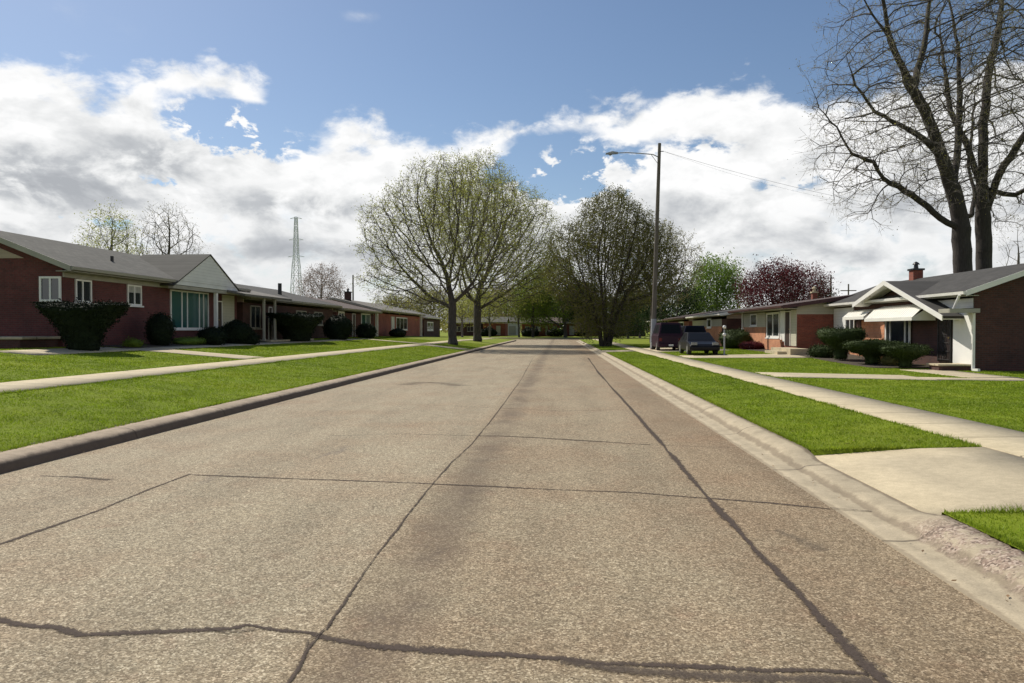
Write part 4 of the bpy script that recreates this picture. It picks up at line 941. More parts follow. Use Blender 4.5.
def roofshape(xe0, ze0, xr_, zr, xe1, ze1, y0, y1, th=.14):
    m = MB(); pts = [(xe0, y0, ze0), (xr_, y0, zr), (xe1, y0, ze1), (xe1, y0, ze1 - th), (xr_, y0, zr - th), (xe0, y0, ze0 - th)]
    # two slabs so that every face stays flat
    m.prism([pts[0], pts[1], pts[4], pts[5]], (0, y1 - y0, 0)); m.prism([pts[1], pts[2], pts[3], pts[4]], (0, y1 - y0, 0)); return m
def ranch(label, side, xf, y0, y1, g, wall_top, ridge_z, ridge_dx, back_dx, brick='brick_red', roof='roof_grey', siding_='siding_beige', oh=.6, rake=.4, eave_z=None,
          frieze=None, group=None, trim='trim_white', lower=None, name='brick_house', split=None, gable_from=None):
    s = -side; root = thing(name, (xf, y0, g), label, 'house', group)
    xb = xf + side * back_dx; xr_ = xf + side * ridge_dx; ez = eave_z or wall_top + .3
    sl = (ridge_z - ez) / (ridge_dx + oh)
    wl = MB(); wl.box(xf, xb, y0, y1, g - .5, wall_top); wall = wl.build('wall', M[brick], root)
    gt = wall_top + .002; und = lambda x: ridge_z - .16 - abs(x - xr_) * sl
    ga = MB(); zf_ = max(und(xf), gt + .01); zb_ = max(und(xb), gt + .01)
    if zb_ < gt + .02: zb_ = gt + .02
    for (ya, yb) in ((y0, y0 + .15), (y1 - .15, y1)):
        ga = MB(); ga.prism([(xf, ya, gt), (xb, ya, gt), (xb, ya, zb_), (xr_, ya, ridge_z - .17), (xf, ya, zf_)] if side > 0 else [(xf, ya, gt), (xf, ya, zf_), (xr_, ya, ridge_z - .17), (xb, ya, zb_), (xb, ya, gt)], (0, yb - ya, 0)); ga.build('gable', M[siding_], root)
    xe0 = xf - side * oh; xe1 = xb + side * oh; ze1 = ridge_z - abs(xe1 - xr_) * sl
    rf = roofshape(xe0, ez, xr_, ridge_z, xe1, ze1, y0 - rake, y1 + rake).build('roof', M[roof], root)
    th = .2
    for yy in (y0 - rake - .03, y1 + rake + .003):
        t = MB(); t.prism([(xe0, yy, ez + .01), (xr_, yy, ridge_z + .01), (xe1, yy, ze1 + .01), (xe1, yy, ze1 - th), (xr_, yy, ridge_z - th), (xe0, yy, ez - th)], (0, .027, 0)); t.build('rake_board', M[trim], rf)
    gt_ = MB(); xg = xe0 - side * .003; gt_.prism([(xg, y0 - rake, ez - .02), (xg - side * .1, y0 - rake, ez - .02), (xg - side * .08, y0 - rake, ez - .13), (xg, y0 - rake, ez - .15)], (0, y1 - y0 + 2 * rake, 0)); gt_.build('gutter', M[trim], rf)
    sf = MB(); sf.box(xe0 + side * .02, xf - side * .003, y0 - rake + .02, y1 + rake - .02, ez - .19, ez - .165); 
    if frieze: sf.box(xf + s * .003, xf + s * .05, y0, y1, wall_top - .0, ez - .2)
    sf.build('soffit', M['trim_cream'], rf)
    return root, wall, rf
def post(root, x, y, z0, z1, r=.07, m_='trim_white'):
    p = MB(); p.box(x - r, x + r, y - r, y + r, z0, z1); p.box(x - r * 1.5, x + r * 1.5, y - r * 1.5, y + r * 1.5, z0 - .02, z0 + .08); p.build('post', M[m_], root)
def downspout(root, x, y, z0, z1, sx_=0, m_='trim_white'):
    p = MB(); p.box(x - .05, x + .05, y - .04, y + .04, z0 + .1, z1); p.box(x - .05 - .0, x + .05, y - .4, y + .04, z0 + .01, z0 + .098); p.build('downspout', M[m_], root)

# L1: near left house
XL = -18.7; gL = 1.05; y0 = yx(63, XL)
L1, L1w, L1r = ranch('near left dark red brick ranch house with grey roof and white front gable', -1, XL, y0, yx(237, XL), gL, 3.70, 5.62, 3.3, 8.5, frieze=True, eave_z=4.08, oh=.6, brick='brick_wine', siding_='brick_wine', trim='trim_cream')
gp = MB(); xa_ = ony(24, 253, y0 - .02).x; gp.prism([(xa_, y0 - .02, 4.42), (-22.0, y0 - .02, 4.42), (-22.0, y0 - .02, 5.38), (xa_ - .9, y0 - .02, 4.78)], (0, .017, 0)); gp.build('gable_panel', M['siding_beige'], L1)
window_y(L1, -1, y0, ony(40, 290, y0).x, XL - .04, zx(62, 301.5, XL), zx(62, 275, XL) - .05, (.5,))
def WL(root, px0, px1, pt, pb, X, s=1, **kw): return window(root, s, X, yx(px0, X), yx(px1, X), zx((px0 + px1) / 2, pb, X), zx((px0 + px1) / 2, pt, X), **kw)
window(L1, 1, XL, yx(75, XL), yx(91, XL), 2.78, 3.68, mull=(.45,))
window(L1, 1, XL, yx(127, XL), yx(141, XL), 2.78, 3.68, mull=(.5,), blind=.3)
window(L1, 1, XL, yx(170, XL), yx(208, XL), 1.75, 3.66, mull=(.28, .42, .74, .86), glass='glass_teal')
s_ = MB(); s_.box(XL + .003, XL + .09, y0 + .1, yx(126, XL), 2.66, 2.74); s_.build('brick_ledge', M['trim_cream'], L1)
ya, yb = yx(173, -18.1), yx(238, -18.1); ym = (ya + yb) / 2; zl, zr_ = 3.83, 5.62
gm = MB(); gm.prism([(-18.0, ya + .05, zl + .02), (-18.0, yb - .05, zl + .02), (-18.0, ym, zr_ - .07)], (-3.4, 0, 0)); gm.build('front_gable', M['siding_white'], L1)
rm = MB(); rm.prism([(-17.95, ya - .15, zl), (-17.95, ym, zr_), (-17.95, ym, zr_ - .06), (-17.95, ya - .15, zl - .06)], (-3.6, 0, 0)); rm.prism([(-17.95, ym, zr_), (-17.95, yb + .15, zl), (-17.95, yb + .15, zl - .06), (-17.95, ym, zr_ - .06)], (-3.6, 0, 0))
gr_ = rm.build('front_gable_roof', M['roof_grey'], L1)
bm_ = MB(); bm_.box(-18.25, -18.02, ya - .1, yb + .1, zl - .17, zl - .002); bm_.build('porch_beam', M['trim_cream'], L1)
post(L1, -18.12, yx(216, -18.12), 1.2, zl - .172, .08)
pp = MB(); pp.box(XL + .003, XL + .03, yx(222, XL), yx(234, XL), gL, 3.66); pp.build('wall_panel', M['siding_cream'], L1)
door(L1, 1, XL, yx(216.5, XL), yx(221.5, XL), 1.25, 3.3)
ps = MB(); ps.box(XL + .003, -17.75, yx(205, XL), yx(236, XL), gL - .3, 1.2); ps.build('porch_slab', M['concrete_walk'], L1)
v = MB(); v.tube((-19.8, yx(117, -19.6), 4.5), (-19.8, yx(117, -19.6), 4.98), .07); v.build('vent_pipe', M['iron'], L1r)
cp = MB(); cp.box(-22.5, ony(20, 340, y0 - 2.0).x, y0 - 2.0, y0 - .003, gL - .3, 1.36); cb = cp.build('side_porch', M['brick_dark'], L1)
cq = MB(); cq.box(-22.55, ony(22, 340, y0 - 2.06).x, y0 - 2.06, y0 - .003, 1.362, 1.46); cq.build('porch_cap', M['concrete_walk'], cb, bevel=.03)
# L2
L2, _, L2r = ranch('second left house with wide shady front porch and pale posts', -1, XL, yx(243, XL), yx(333, XL), .98, 3.35, 5.1, 5.0, 9.5, brick='brick_dark', roof='roof_dark', oh=.6, eave_z=3.7, trim='trim_cream')
ya, yb = yx(238, -17.4), yx(286, -17.4)
pr = MB(); pr.prism([(-17.0, ya, 3.55), (-17.0, ya, 3.67), (-19.6, ya, 4.22), (-19.6, ya, 4.1)], (0, yb - ya, 0)); pr.build('porch_roof', M['roof_light'], L2)
for px in (264, 275): post(L2, -17.25, yx(px, -17.25), 1.1, 3.56, .06, 'trim_cream')
ps = MB(); ps.box(XL + .003, -17.0, yx(243, XL), yx(290, XL), .7, 1.1); ps.build('porch_slab', M['concrete_walk'], L2)
window(L2, 1, XL, yx(250, XL), yx(260, XL), 1.8, 3.2, mull=(.5,), frame='trim_cream'); window(L2, 1, XL, yx(296, XL), yx(306, XL), 1.9, 3.1, mull=(.5,), frame='trim_cream'); window(L2, 1, XL, yx(314, XL), yx(322, XL), 2.1, 3.1, mull=(.5,), frame='trim_cream')
door(L2, 1, XL, yx(268, XL), yx(271.5, XL), 1.1, 3.2)
v = MB(); v.tube((-20.6, yx(280, -20.6), 4.3), (-20.6, yx(280, -20.6), 5.15), .14); v.build('vent_pipe', M['iron'], L2r)
# L3
L3, _, L3r = ranch('third left house with white-trimmed corner window and pale front door side', -1, XL, yx(336, XL), yx(374, XL), .95, 3.2, 4.75, 4.5, 9, brick='brick_wine', roof='roof_brown', oh=.7, eave_z=3.55, trim='trim_cream')
window(L3, 1, XL, yx(338, XL), yx(344, XL), 2.0, 3.3, mull=(.5,), fw=.16); window(L3, 1, XL, yx(361, XL), yx(370, XL), 1.8, 3.3, mull=(.5,), glass='glass_teal', fw=.14)
door(L3, 1, XL, yx(352, XL), yx(355, XL), 1.1, 3.2)
cm, ck = chimney(L3r, -22.5, yx(348, -22.5), 4.3, 5.7, .6, 'brick_dark'); ck.build('chimney_cap', M['iron'], cm)
# L4
L4, _, L4r = ranch('fourth left house, long red brick front with white corner post', -1, XL, yx(377, XL), yx(421, XL), .9, 3.45, 5.05, 4.5, 9, brick='brick_bright', roof='roof_light', oh=.5, eave_z=3.8, trim='trim_cream')
post(L4, XL + .45, yx(377, XL + .45) - .1, .8, 3.6, .13); window(L4, 1, XL, yx(396, XL), yx(407, XL), 1.7, 3.2, mull=(.33, .66), fw=.13); door(L4, 1, XL, yx(391, XL), yx(394, XL), 1.0, 3.2, m_='white_plain'); post(L4, XL + .45, yx(421, XL + .45), .8, 3.6, .13)
L5, _, L5r = ranch('fifth left house, pale trimmed, half hidden behind the verge tree trunks', -1, XL, yx(424, XL), yx(440, XL), .75, 3.2, 4.8, 4.5, 9, brick='brick_dark', oh=.5, eave_z=3.5, trim='trim_white')
window(L5, 1, XL, yx(427, XL), yx(433, XL), 1.6, 2.9, mull=(.5,), fw=.2)
# R1: white gabled house
XR = 16.0; y0 = yx(974, XR); y1 = yx(834, XR); gR = .12
R1, R1w, R1r = ranch('near right brick house with white front gable, awnings and red chimney', 1, XR, y0, y1, gR, 2.95, 4.42, 2.9, 6.4, brick='brick_dark', roof='roof_dark', eave_z=3.2, oh=.5, rake=.35, siding_='brick_dark')
# white panel, door, porch roof
pw = MB(); pw.box(XR - .04, XR - .003, yx(973, XR), yx(954, XR), .3, 2.38); pw.build('wall_panel', M['panel_white'], R1)
door(R1, -1, XR, yx(952.5, XR), yx(939, XR), .38, 2.36, bars=True, frame='iron')
pr = MB(); pr.box(14.95, XR - .003, y0 - .35, yx(940, 14.95), 2.40, 2.50); pr.build('porch_roof', M['roof_dark'], R1)
pe = MB(); pe.box(14.88, 14.947, y0 - .38, yx(940, 14.95), 2.36, 2.52); pe.box(14.88, XR - .003, y0 - .42, y0 - .353, 2.36, 2.52); pe.build('porch_fascia', M['trim_cream'], R1)
pu = MB(); pu.box(XR - .03, XR - .003, y0 + .05, yx(936, XR), 2.56, 2.94); pu.build('upper_panel', M['siding_white'], R1)
ps = MB(); ps.box(14.75, XR - .045, y0 + .1, yx(936, 15), -.1, .30); sl_ = ps.build('porch_base', M['brick_dark'], R1)
pc = MB(); pc.box(14.7, XR - .045, y0 + .05, yx(934, 15), .302, .37); pc.build('porch_cap', M['concrete_walk'], sl_, bevel=.01)
downspout(R1, 15.93, y0 - .09, gR, 2.35); dd = MB(); dd.tube((15.4, y0 - .1, 3.05), (15.35, y0 + .25, 2.5), .05); dd.build('downspout', M['trim_white'], R1)
lt = MB(); lt.lathe((15.75, yx(951, 15.8), 2.1), [(.05, 0), (.1, .06), (.11, .16), (.04, .22)], 8); lt.build('porch_light', M['iron'], R1)
# front gable roof with white rakes, sticking out over the wall
XG = 15.15; a_ = onx(943, 316, XG); b_ = onx(884.5, 281, XG); c_ = onx(853, 304, XG)
gm = MB(); gm.prism([(XR - .06, a_.y + .5, 2.2), (XR - .06, b_.y, b_.z - .18), (XR - .06, c_.y - .3, c_.z - .1), (XR - .06, c_.y - .3, 2.2)], (.055, 0, 0)); gm.build('front_gable', M['brick_dark'], R1)
rm = MB(); th = .1
rm.prism([(XG, a_.y, a_.z), (XG, b_.y, b_.z), (XG, b_.y, b_.z - th), (XG, a_.y, a_.z - th)], (3.4, 0, 0)); rm.prism([(XG, b_.y, b_.z), (XG, c_.y, c_.z), (XG, c_.y, c_.z - th), (XG, b_.y, b_.z - th)], (3.4, 0, 0)); g1 = rm.build('front_gable_roof', M['roof_dark'], R1)
rk = MB(); th = .19
for p, q in ((a_, b_), (b_, c_)): rk.prism([(XG - .04, p.y, p.z + .02), (XG - .04, q.y, q.z + .02), (XG - .04, q.y, q.z - th), (XG - .04, p.y, p.z - th)], (.037, 0, 0))
for p, q in ((a_, b_), (b_, c_)): rk.prism([(XG + .002, p.y + .02, p.z - .103), (XG + .002, q.y, q.z - .103), (XG + .002, q.y, q.z - .14), (XG + .002, p.y + .02, p.z - .14)], (.75, 0, 0))
rk.build('rake_board', M['trim_white'], g1)
# front window and big awning
wy0, wy1 = yx(912, XR), yx(886, XR)
XF = XR - .06
window(R1, -1, XF, yx(911, XF), yx(886, XF), .95, 2.25, mull=(.2, .8), blind=0, fw=.12)
bp = MB(); bp.box(XF - .03, XF - .003, yx(885, XF), yx(862, XF), .2, 2.2); bp.build('brick_panel', M['brick_orange'], R1)
def awning(root, y0, y1, zt, zb, proj, X):
    a = MB(); n = max(4, int((y1 - y0) / .22)); P0 = []
    a.prism([(X, y0, zt), (X - proj * .55, y0, zt - (zt - zb) * .30), (X - proj, y0, zb), (X - proj, y0, zb - .02), (X - proj * .55, y0, zt - (zt - zb) * .30 - .03), (X, y0, zt - .03)], (0, y1 - y0, 0))
    for k in range(n + 1):
        y = y0 + (y1 - y0 - .03) * k / n; a.prism([(X, y, zt + .02), (X - proj * .55, y, zt - (zt - zb) * .30 + .02), (X - proj, y, zb + .02), (X - proj, y, zb), (X - proj * .55, y, zt - (zt - zb) * .30), (X, y, zt)], (0, .03, 0))
    o = a.build('awning', M['awning'], root)
    e = MB(); e.box(X - proj - .03, X - proj - .002, y0, y1, zb - .14, zb + .01)
    for yy in (y0 - .012, y1 + .002): e.prism([(X, yy, zt - .0), (X - proj, yy, zb), (X - proj, yy, zb - .14), (X, yy, zb - .14)], (0, .01, 0))
    e.build('awning_valance', M['awning'], o); return o
XA = XR - 1.15
awning(R1, yx(909, XA), yx(862, XA), zx(885, 307, XF) + .02, zx(885, 318.0, XA), .95, XF - .005)
# far wing: pale siding above orange brick
wg = MB(); wg.box(XR - .05, XR - .003, yx(854, XR), yx(834.5, XR), 1.75, 2.94); wg.build('wing_siding', M['siding_white'], R1)
wb = MB(); wb.box(XR - .05, XR - .003, yx(862, XR), yx(834.5, XR), .0, 1.748); wb.build('wing_brick', M['brick_orange'], R1)
window(R1, -1, XR - .05, yx(856, XR), yx(847, XR), 1.5, 2.35, mull=(.5,)); awning(R1, yx(864, XR - .7), yx(843, XR - .7), 2.75, 2.38, .65, XR - .055)
ch_, ck = chimney(R1r, 18.9, yx(915.5, 18.9), 3.8, 4.85, .5); ck.build('chimney_cap', M['iron'], ch_)
# R2: brown roofed
X2 = 13.9; y0 = yx(797, X2); y1 = yx(744, X2); g2 = .42
R2, R2w, R2r = ranch('brown roofed brick house with cream gable boards and orange brick front', 1, X2, y0, y1, g2, 2.62, 3.95, 4.6, 9.2, brick='brick_red', roof='roof_brown', siding_='siding_cream', eave_z=3.13, oh=1.0, rake=.6, trim='trim_maroon')
fp = MB(); fp.box(X2 - .05, X2 - .003, yx(766, X2), y1, g2, 1.9); fp.build('front_brick', M['brick_orange'], R2)
fq = MB(); fq.box(X2 - .05, X2 - .003, yx(766, X2), y1, 1.902, 2.9); fq.build('front_panel', M['siding_cream'], R2)
window(R2, -1, X2 - .05, yx(758, X2), yx(751.5, X2), 1.98, 2.85, fw=.09)
window(R2, -1, X2, yx(780, X2), yx(767, X2), 1.2, 2.85, mull=(.5,), fw=.13)
lp = MB(); lp.box(X2 - .04, X2 - .003, yx(785, X2), yx(780.5, X2), 1.0, 2.9); lp.build('door_side_panel', M['trim_white'], R2)
door(R2, -1, X2, yx(791, X2), yx(785.5, X2), .75, 2.85)
lq = MB(); lq.box(X2 - .04, X2 - .003, y0 + .01, yx(791.5, X2), .75, 2.9); lq.build('corner_panel', M['siding_cream'], R2)
fb = MB(); fb.box(X2 - .12, X2 - .003, yx(783, X2), yx(766, X2), .4, 1.1); fb.build('planter_wall', M['brick_orange'], R2)
ps = MB(); ps.box(12.7, X2 - .123, yx(796, 13), yx(776, 13), .2, .66); ps.box(12.2, 12.698, yx(783, 12.5), yx(770, 12.5), .1, .5); ps.build('front_steps', M['concrete_walk'], R2)
downspout(R2, X2 - .15, y1 - .1, g2 + 1.3, 2.95)
ch_, ck = chimney(R2r, 18.3, yx(814, 18.3), 3.3, 4.35, .34); ck.build('chimney_cap', M['concrete_walk'], ch_)
# R3
X3 = 13.2; y0 = yx(727, X3) ; y1 = yx(693, X3)
R3, _, R3r = ranch('low brick house behind the parked cars on the right', 1, X3, y0, y1, .42, 2.6, 3.75, 4, 8.5, brick='brick_dark', roof='roof_grey', eave_z=3.0, oh=.6, trim='trim_white')
fp = MB(); fp.box(X3 - .05, X3 - .003, yx(722, X3), y1, .4, 2.0); fp.build('front_brick', M['brick_orange'], R3); fq = MB(); fq.box(X3 - .05, X3 - .003, yx(722, X3), y1, 2.003, 2.6); fq.build('front_panel', M['siding_cream'], R3)
window(R3, -1, X3 - .05, yx(712, X3), yx(708, X3), 1.9, 2.7, fw=.12)
R4, _, R4r = ranch('farther brick house with reddish roof right behind the lamp pole', 1, X3, yx(689, X3), yx(668, X3), .42, 2.6, 3.8, 4, 8.5, brick='brick_red', roof='roof_brown', eave_z=3.0, oh=.6, trim='trim_maroon')
window(R4, -1, X3, yx(684, X3), yx(679, X3), 1.5, 2.6, fw=.14)
R5, _, _ = ranch('farthest right brick house mostly hidden by the dark tree', 1, X3, yx(662, X3), yx(650, X3), .42, 2.6, 3.8, 4, 8.5, brick='brick_dark', roof='roof_grey', eave_z=3.0, oh=.5)
# houses across the cross street, turned to face the camera
def tee(px0, px1, Y, label, top, seed, brick='brick_dark', roof='roof_brown', win=(), white=False):
    a, b = ony(px0, 330, Y).x, ony(px1, 330, Y).x; L = b - a; g = .4
    root, wl_, rf_ = ranch(label, -1, 0, 0, L, g, top, top + 1.5, 4.5, 9, brick=brick, roof=roof, eave_z=top + .3, oh=.5, trim='trim_cream', siding_='siding_cream')
    for (u0, u1, kind) in win:
        if kind == 'w': window(root, 1, 0, u0 * L, u1 * L, 1.4, 2.5, mull=(.5,), fw=.08, frame='trim_cream')
        else: door(root, 1, 0, u0 * L, u1 * L, .6, 2.6, m_='siding_cream', frame='trim_cream')
    root.location = (a, Y, g); root.rotation_euler = (0, 0, -math.pi / 2); return root
tee(522, 560, 152, 'far brick house facing down the road across the cross street', 2.9, 1, 'brick_red', 'roof_brown', ((.08, .2, 'w'), (.35, .5, 'w'), (.62, .68, 'd'), (.8, .92, 'w')))
tee(564, 600, 156, 'far brick house with pale door right of the road end', 2.9, 2, 'brick_red', 'roof_grey', ((.15, .3, 'd'), (.45, .6, 'w'), (.75, .9, 'w')))
tee(483, 505, 156, 'far brick house with pale roof left of the road end', 3.1, 3, 'brick_red', 'roof_grey', ((.2, .4, 'w'), (.6, .8, 'd')))
tee(506.5, 518, 175, 'far pale grey garage in the gap between the end houses', 3.4, 4, 'siding_white', 'roof_grey', ((.2, .8, 'd'),))
tee(606, 645, 153, 'far brick house behind the dark many stemmed tree', 2.9, 5, 'brick_dark', 'roof_grey', ((.3, .45, 'w'), (.6, .75, 'w')))
tee(448, 480, 158, 'far brick house behind the verge tree trunks', 3.0, 6, 'brick_dark', 'roof_grey', ((.2, .4, 'w'), (.6, .8, 'w')))

# ------------------------------------------------------------------ vehicles
def car(name, label, cat, X, Y, L, W, H, paint, kind, rz=0, g=None):
    g = gz(X, Y) + .015 if g is None else g
    root = thing(name, (X, Y, g), label, cat); y0, y1 = Y - L / 2, Y + L / 2
    belt = g + H * (.56 if kind == 'van' else .62); low = g + .24
    if kind == 'van': side_p = [(y0 + .02, low), (y0, low + .3), (y0 + .03, belt), (y1 - 1.05, belt), (y1 - .25, belt - .18), (y1, low + .28), (y1 - .05, low)]
    elif kind == 'suv': side_p = [(y0 + .05, low), (y0, low + .3), (y0 + .05, belt), (y1 - 1.2, belt), (y1 - .15, belt - .12), (y1, low + .3), (y1 - .05, low)]
    else: side_p = [(y0 + .05, low), (y0, low + .3), (y0 + .08, belt - .06), (y0 + .8, belt), (y1 - 1.25, belt), (y1 - .2, belt - .16), (y1, low + .25), (y1 - .05, low)]
    b = MB(); b.prism([(X - W / 2, a, c) for a, c in side_p], (W, 0, 0)); body = b.build('body', M[paint], root, bevel=.07)
    roof_z = g + H; k = .78
    if kind == 'sedan': c0, c1, r0, r1 = y0 + .45, y1 - 1.15, y0 + 1.15, y1 - 2.0
    else: c0, c1, r0, r1 = y0 + .04, y1 - 1.0, y0 + .28, y1 - 1.75
    def fr(o, m, name_, zlo, zhi):
        def at(z):
            t = (z - belt) / (roof_z - belt); return (W / 2 - .03 - (W / 2 * (1 - k)) * t + o, c0 + (r0 - c0) * t - o, c1 + (r1 - c1) * t + o)
        w0, a0, e0 = at(zlo); w1, a1, e1 = at(zhi)
        q = MB(); q.add([(X - w0, a0, zlo), (X + w0, a0, zlo), (X + w0, e0, zlo), (X - w0, e0, zlo), (X - w1, a1, zhi), (X + w1, a1, zhi), (X + w1, e1, zhi), (X - w1, e1, zhi)],
                        [(0, 3, 2, 1), (4, 5, 6, 7), (0, 1, 5, 4), (1, 2, 6, 5), (2, 3, 7, 6), (3, 0, 4, 7)]); return q.build(name_, m, root, bevel=.03 if o == 0 else 0)
    fr(0, M[paint], 'cabin', belt - .04, roof_z)
    # glass panels a few mm proud of the cabin
    def pan(pts, nm): m = MB(); m.prism(pts[0], pts[1]); m.build(nm, M['car_glass'], root)
    def P3(t, u, sx_):  # side glass point
        ww = W / 2 - .03 - (W / 2 * (1 - k)) * t + .012; a = c0 + (r0 - c0) * t; e = c1 + (r1 - c1) * t; return (X + sx_ * ww, a + (e - a) * u, belt + (roof_z - belt) * t)
    for sx_ in (-1, 1):
        for (u0, u1) in ((.08, .46), (.5, .9)):
            pan(([P3(.12, u0, sx_), P3(.12, u1, sx_), P3(.84, u1, sx_), P3(.84, u0, sx_)], (-sx_ * .02, 0, 0)), 'side_window')
    def P4(t, u, e_):
        ww = (W / 2 - .03 - (W / 2 * (1 - k)) * t) * .86; yy = (c0 + (r0 - c0) * t - .012) if e_ < 0 else (c1 + (r1 - c1) * t + .012); return (X - ww + 2 * ww * u, yy, belt + (roof_z - belt) * t)
    for e_, nm in ((-1, 'rear_window'), (1, 'windscreen')): pan(([P4(.12, 0, e_), P4(.12, 1, e_), P4(.86, 1, e_), P4(.86, 0, e_)], (0, -e_ * .02, 0)), nm)
    for sx_ in (-1, 1):
        for yy in (y0 + .85, y1 - .9):
            t_ = MB(); xo = X + sx_ * (W / 2 + .01); t_.tube((xo, yy, g + .33), (xo - sx_ * .22, yy, g + .33), .33, n=18); ty = t_.build('wheel', M['tyre'], root, bevel=.03)
            r_ = MB(); r_.tube((xo + sx_ * .006, yy, g + .33), (xo - sx_ * .02, yy, g + .33), .2, n=14); r_.build('rim', M['rim'], ty)
        l = MB(); l.box(X + sx_ * (W / 2 - .26), X + sx_ * (W / 2 - .06), y0 - .02, y0 + .03, low + .42, low + .66); l.build('tail_light', M['lamp_red'], root)
        l = MB(); l.box(X + sx_ * (W / 2 - .42), X + sx_ * (W / 2 - .1), y1 - .16, y1 - .01, low + .33, low + .48); l.build('headlight', M['lamp_clear'], root)
    bb = MB(); bb.box(X - W / 2 + .08, X + W / 2 - .08, y0 - .06, y0 + .02, low + .02, low + .26); bb.build('bumper', M[paint], root, bevel=.03)
    pp_ = MB(); pp_.box(X - .16, X + .16, y0 - .067, y0 - .062, low + .08, low + .2); pp_.build('number_plate', M['white_plain'], root)
    if rz:
        root.rotation_euler = (0, 0, rz)
    return root
p = onz(670, 350.5, .4); car('parked_van', 'dark maroon van parked just right of the lamp pole', 'van', 7.75, 54.2, 4.6, 1.75, 1.95, 'car_maroon', 'van')
car('parked_suv', 'dark blue car parked right beside the maroon van', 'car', 9.7, 55.6, 4.5, 1.75, 1.7, 'car_blue', 'suv')
car('parked_car', 'low black car parked nearest, between the vans and the driveway hedge', 'car', 8.25, 44.6, 4.3, 1.7, 1.28, 'car_black', 'sedan', rz=math.pi)
# small lamp post by the black car
q = Vector((9.35, 42.6, gz(9.35, 42.6))); lpst = thing('garden_lamp', q, 'short post with two white globes beside the black car', 'garden lamp')
m = MB(); m.tube(q, q + Vector((0, 0, 1.45)), .05, .04); m.build('post', M['galvanised'], lpst)
for dz in (1.15, 1.58): m = MB(); m.lathe(q + Vector((0, 0, dz - .08)), [(.03, 0), (.09, .04), (.11, .10), (.08, .17), (.03, .19)], 12); m.build('globe', M['white_plain'], lpst, smooth=True)

# ------------------------------------------------------------------ lamp pole, wires, tower
PX, PY = 7.0, yx(652.8, 7.0); pg = gz(PX, PY); topz = CAMH + (330 - 146) / F * PY
lean = .03
lp_ = thing('street_lamp', (PX, PY, pg), 'tall wooden utility pole with a grey lamp arm on the right verge', 'street lamp')
m = MB(); T = Vector((PX + .03 * (topz - pg), PY, topz)); B = Vector((PX, PY, pg - .2)); n = 6
for i in range(n): m.tube(B.lerp(T, i / n), B.lerp(T, (i + 1) / n), .19 - .075 * i / n, .19 - .075 * (i + 1) / n, 14)
m.build('pole', M['pole_wood'], lp_, smooth=False)
m = MB(); m.tube(B.lerp(T, .02), B.lerp(T, .16), .205, .198, 14); m.build('pole_sleeve', M['galvanised'], lp_)
az_ = CAMH + (330 - 158) / F * PY; a0 = Vector((PX + .03 * (az_ - pg) - .1, PY, az_ - .1)); end = ony(617, 153, PY)
arm = MB(); pts_ = [a0, a0 + Vector((-.35, 0, .18)), a0.lerp(end, .4) + Vector((0, 0, .14)), a0.lerp(end, .75) + Vector((0, 0, .10)), end]
for a, b in zip(pts_, pts_[1:]): arm.tube(a, b, .038, .038, 8)
arm.tube(a0 + Vector((.0, 0, -.5)), a0 + Vector((-.5, 0, .19)), .02, n=6)
arm.build('arm', M['galvanised'], lp_)
hd = MB(); e2 = end + Vector((-.85, 0, -.03)); hd.prism([end + Vector((.08, -.1, -.06)), end + Vector((-.3, -.16, -.09)), e2 + Vector((0, -.1, -.05)), e2 + Vector((0, -.08, .03)), end + Vector((-.35, -.12, .13)), end + Vector((.08, -.07, .07))], (0, .26, 0))
hd_ = hd.build('lamp_head', M['galvanised'], lp_, bevel=.03); l = MB(); l.lathe(end + Vector((-.5, .03, -.15)), [(.05, -.02), (.13, .03), (.13, .06)], 10); l.build('lens', M['lamp_clear'], hd_)
ins = MB(); ins.tube(T + Vector((.08, 0, -.6)), T + Vector((.3, 0, -.6)), .03, n=6); ins.build('insulator', M['iron'], lp_)
def wire(p0, p1, sag, label, r=.014, name='overhead_wire', group=None):
    m = MB(); n = 24; p0, p1 = Vector(p0), Vector(p1); P_ = [p0.lerp(p1, i / n) - Vector((0, 0, sag * 4 * (i / n) * (1 - i / n))) for i in range(n + 1)]
    V = []
    for a, b in zip(P_, P_[1:]): m.tube(a, b, r, n=4)
    return tag(m.build(name, M['wire'], loc=p0), label, 'wire', group)
wire(T + Vector((.3, 0, -.6)), ony(975, 221, 60), .5, 'thin wire running right from the lamp pole top towards the bare trees', .010)
wire(T + Vector((.3, 0, -.6)), ony(975, 221, 60) + Vector((0, 1.5, .6)), .9, 'fainter second wire running right beside the first', .005)
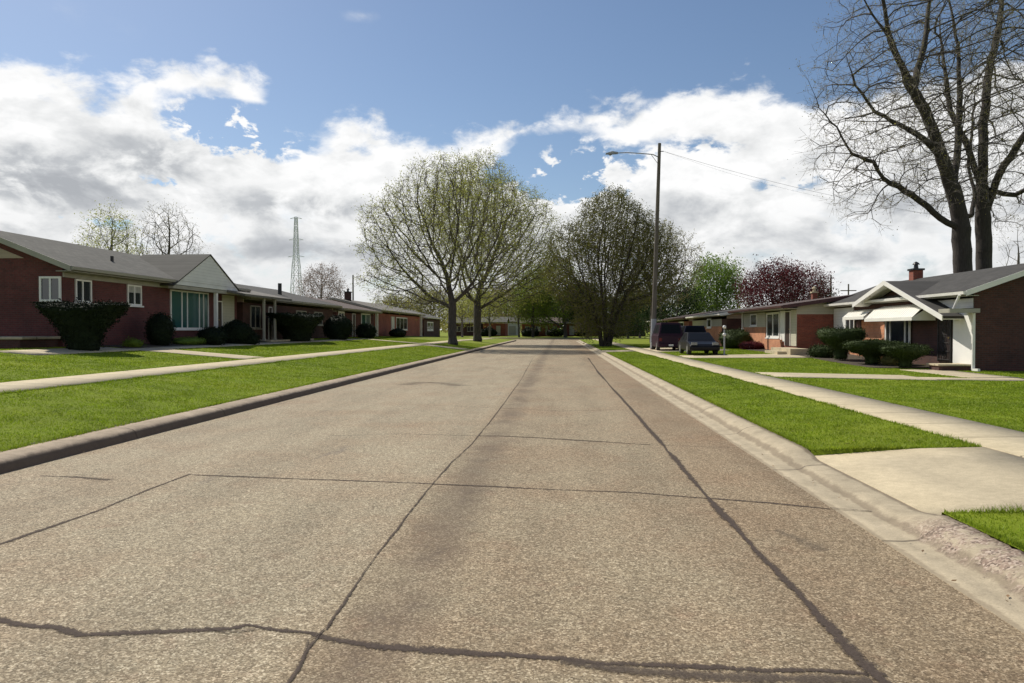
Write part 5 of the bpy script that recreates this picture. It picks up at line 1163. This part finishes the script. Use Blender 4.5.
# lattice tower
TY = 430; tb = ony(296.5, 330, TY); tt = ony(296.5, 217, TY); H = tt.z
tw = thing('power_tower', (tb.x, TY, 1), 'tall grey lattice power tower far away above the left roofs', 'power tower')
m = MB()
def half(z): t = z / H; return (5.2 * (1 - t) ** 1.15 + 1.0 if t < .6 else 2.3 - (t - .6) * 3.2) * .62
lv = [0, 9, 18, 26, 33, 39, 44, 49, 54, 58, 62, H - 1]
cor = lambda z: [Vector((tb.x + sx_ * half(z), TY + sy_ * half(z), z + 1)) for sx_, sy_ in ((-1, -1), (1, -1), (1, 1), (-1, 1))]
for a, b in zip(lv, lv[1:]):
    ca, cb_ = cor(a), cor(b)
    for i in range(4):
        m.tube(ca[i], cb_[i], .20, n=4); m.tube(ca[i], cb_[(i + 1) % 4], .11, n=4); m.tube(ca[(i + 1) % 4], cb_[i], .11, n=4); m.tube(cb_[i], cb_[(i + 1) % 4], .11, n=4)
m.build('lattice', M['tower_steel'], tw)
for z, l_ in ((44, 5.0), (54, 4.4), (H - 2, 3.6)):
    m = MB()
    for sx_ in (-1, 1): m.tube((tb.x, TY, z + 2.2), (tb.x + sx_ * l_, TY, z + 1), .14, n=4); m.tube((tb.x, TY, z + 1), (tb.x + sx_ * l_, TY, z + 1), .14, n=4)
    m.build('cross_arm', M['tower_steel'], tw)
def upole(px, topy, Y, label, arms=True):
    p = ony(px, topy, Y); r = thing('utility_pole', (p.x, Y, .3), label, 'utility pole', 'thin utility poles beyond the roofs')
    m = MB(); m.tube((p.x, Y, .2), (p.x, Y, p.z), .16, .11, 8); m.build('pole', M['pole_wood'], r)
    if arms: m = MB(); m.box(p.x - 1.2, p.x + 1.2, Y - .05, Y + .05, p.z - 1.1, p.z - .95); m.build('cross_arm', M['pole_wood'], r)
upole(353, 275, 115, 'thin utility pole beyond the roofs left of the verge trees', False)
upole(831, 275, 112, 'plain utility pole right of the dark red trees', False)
upole(848.5, 284, 118, 'utility pole with a cross arm above the white wing', True)
# distant wooded strip closing the horizon
rs = np.random.RandomState(77); C = []
for k in range(260):
    x = rs.uniform(-420, 420); y = rs.uniform(300, 380); h = rs.uniform(7, 13); r = rs.uniform(5, 9)
    u = rs.normal(0, 1, (90, 3)); u /= np.linalg.norm(u, axis=1)[:, None]; u *= rs.uniform(.4, 1, (90, 1)); C.append(np.array([x, y, h * .5]) + u * np.array([r, r, h * .5]))
C = np.concatenate(C); V, Fc = leafquads(C, 1.1, rs)
tag(npmesh('far_woods', V, Fc, M['leaf_bud']), 'pale spring woodland along the horizon behind the houses', 'woods', kind='stuff')
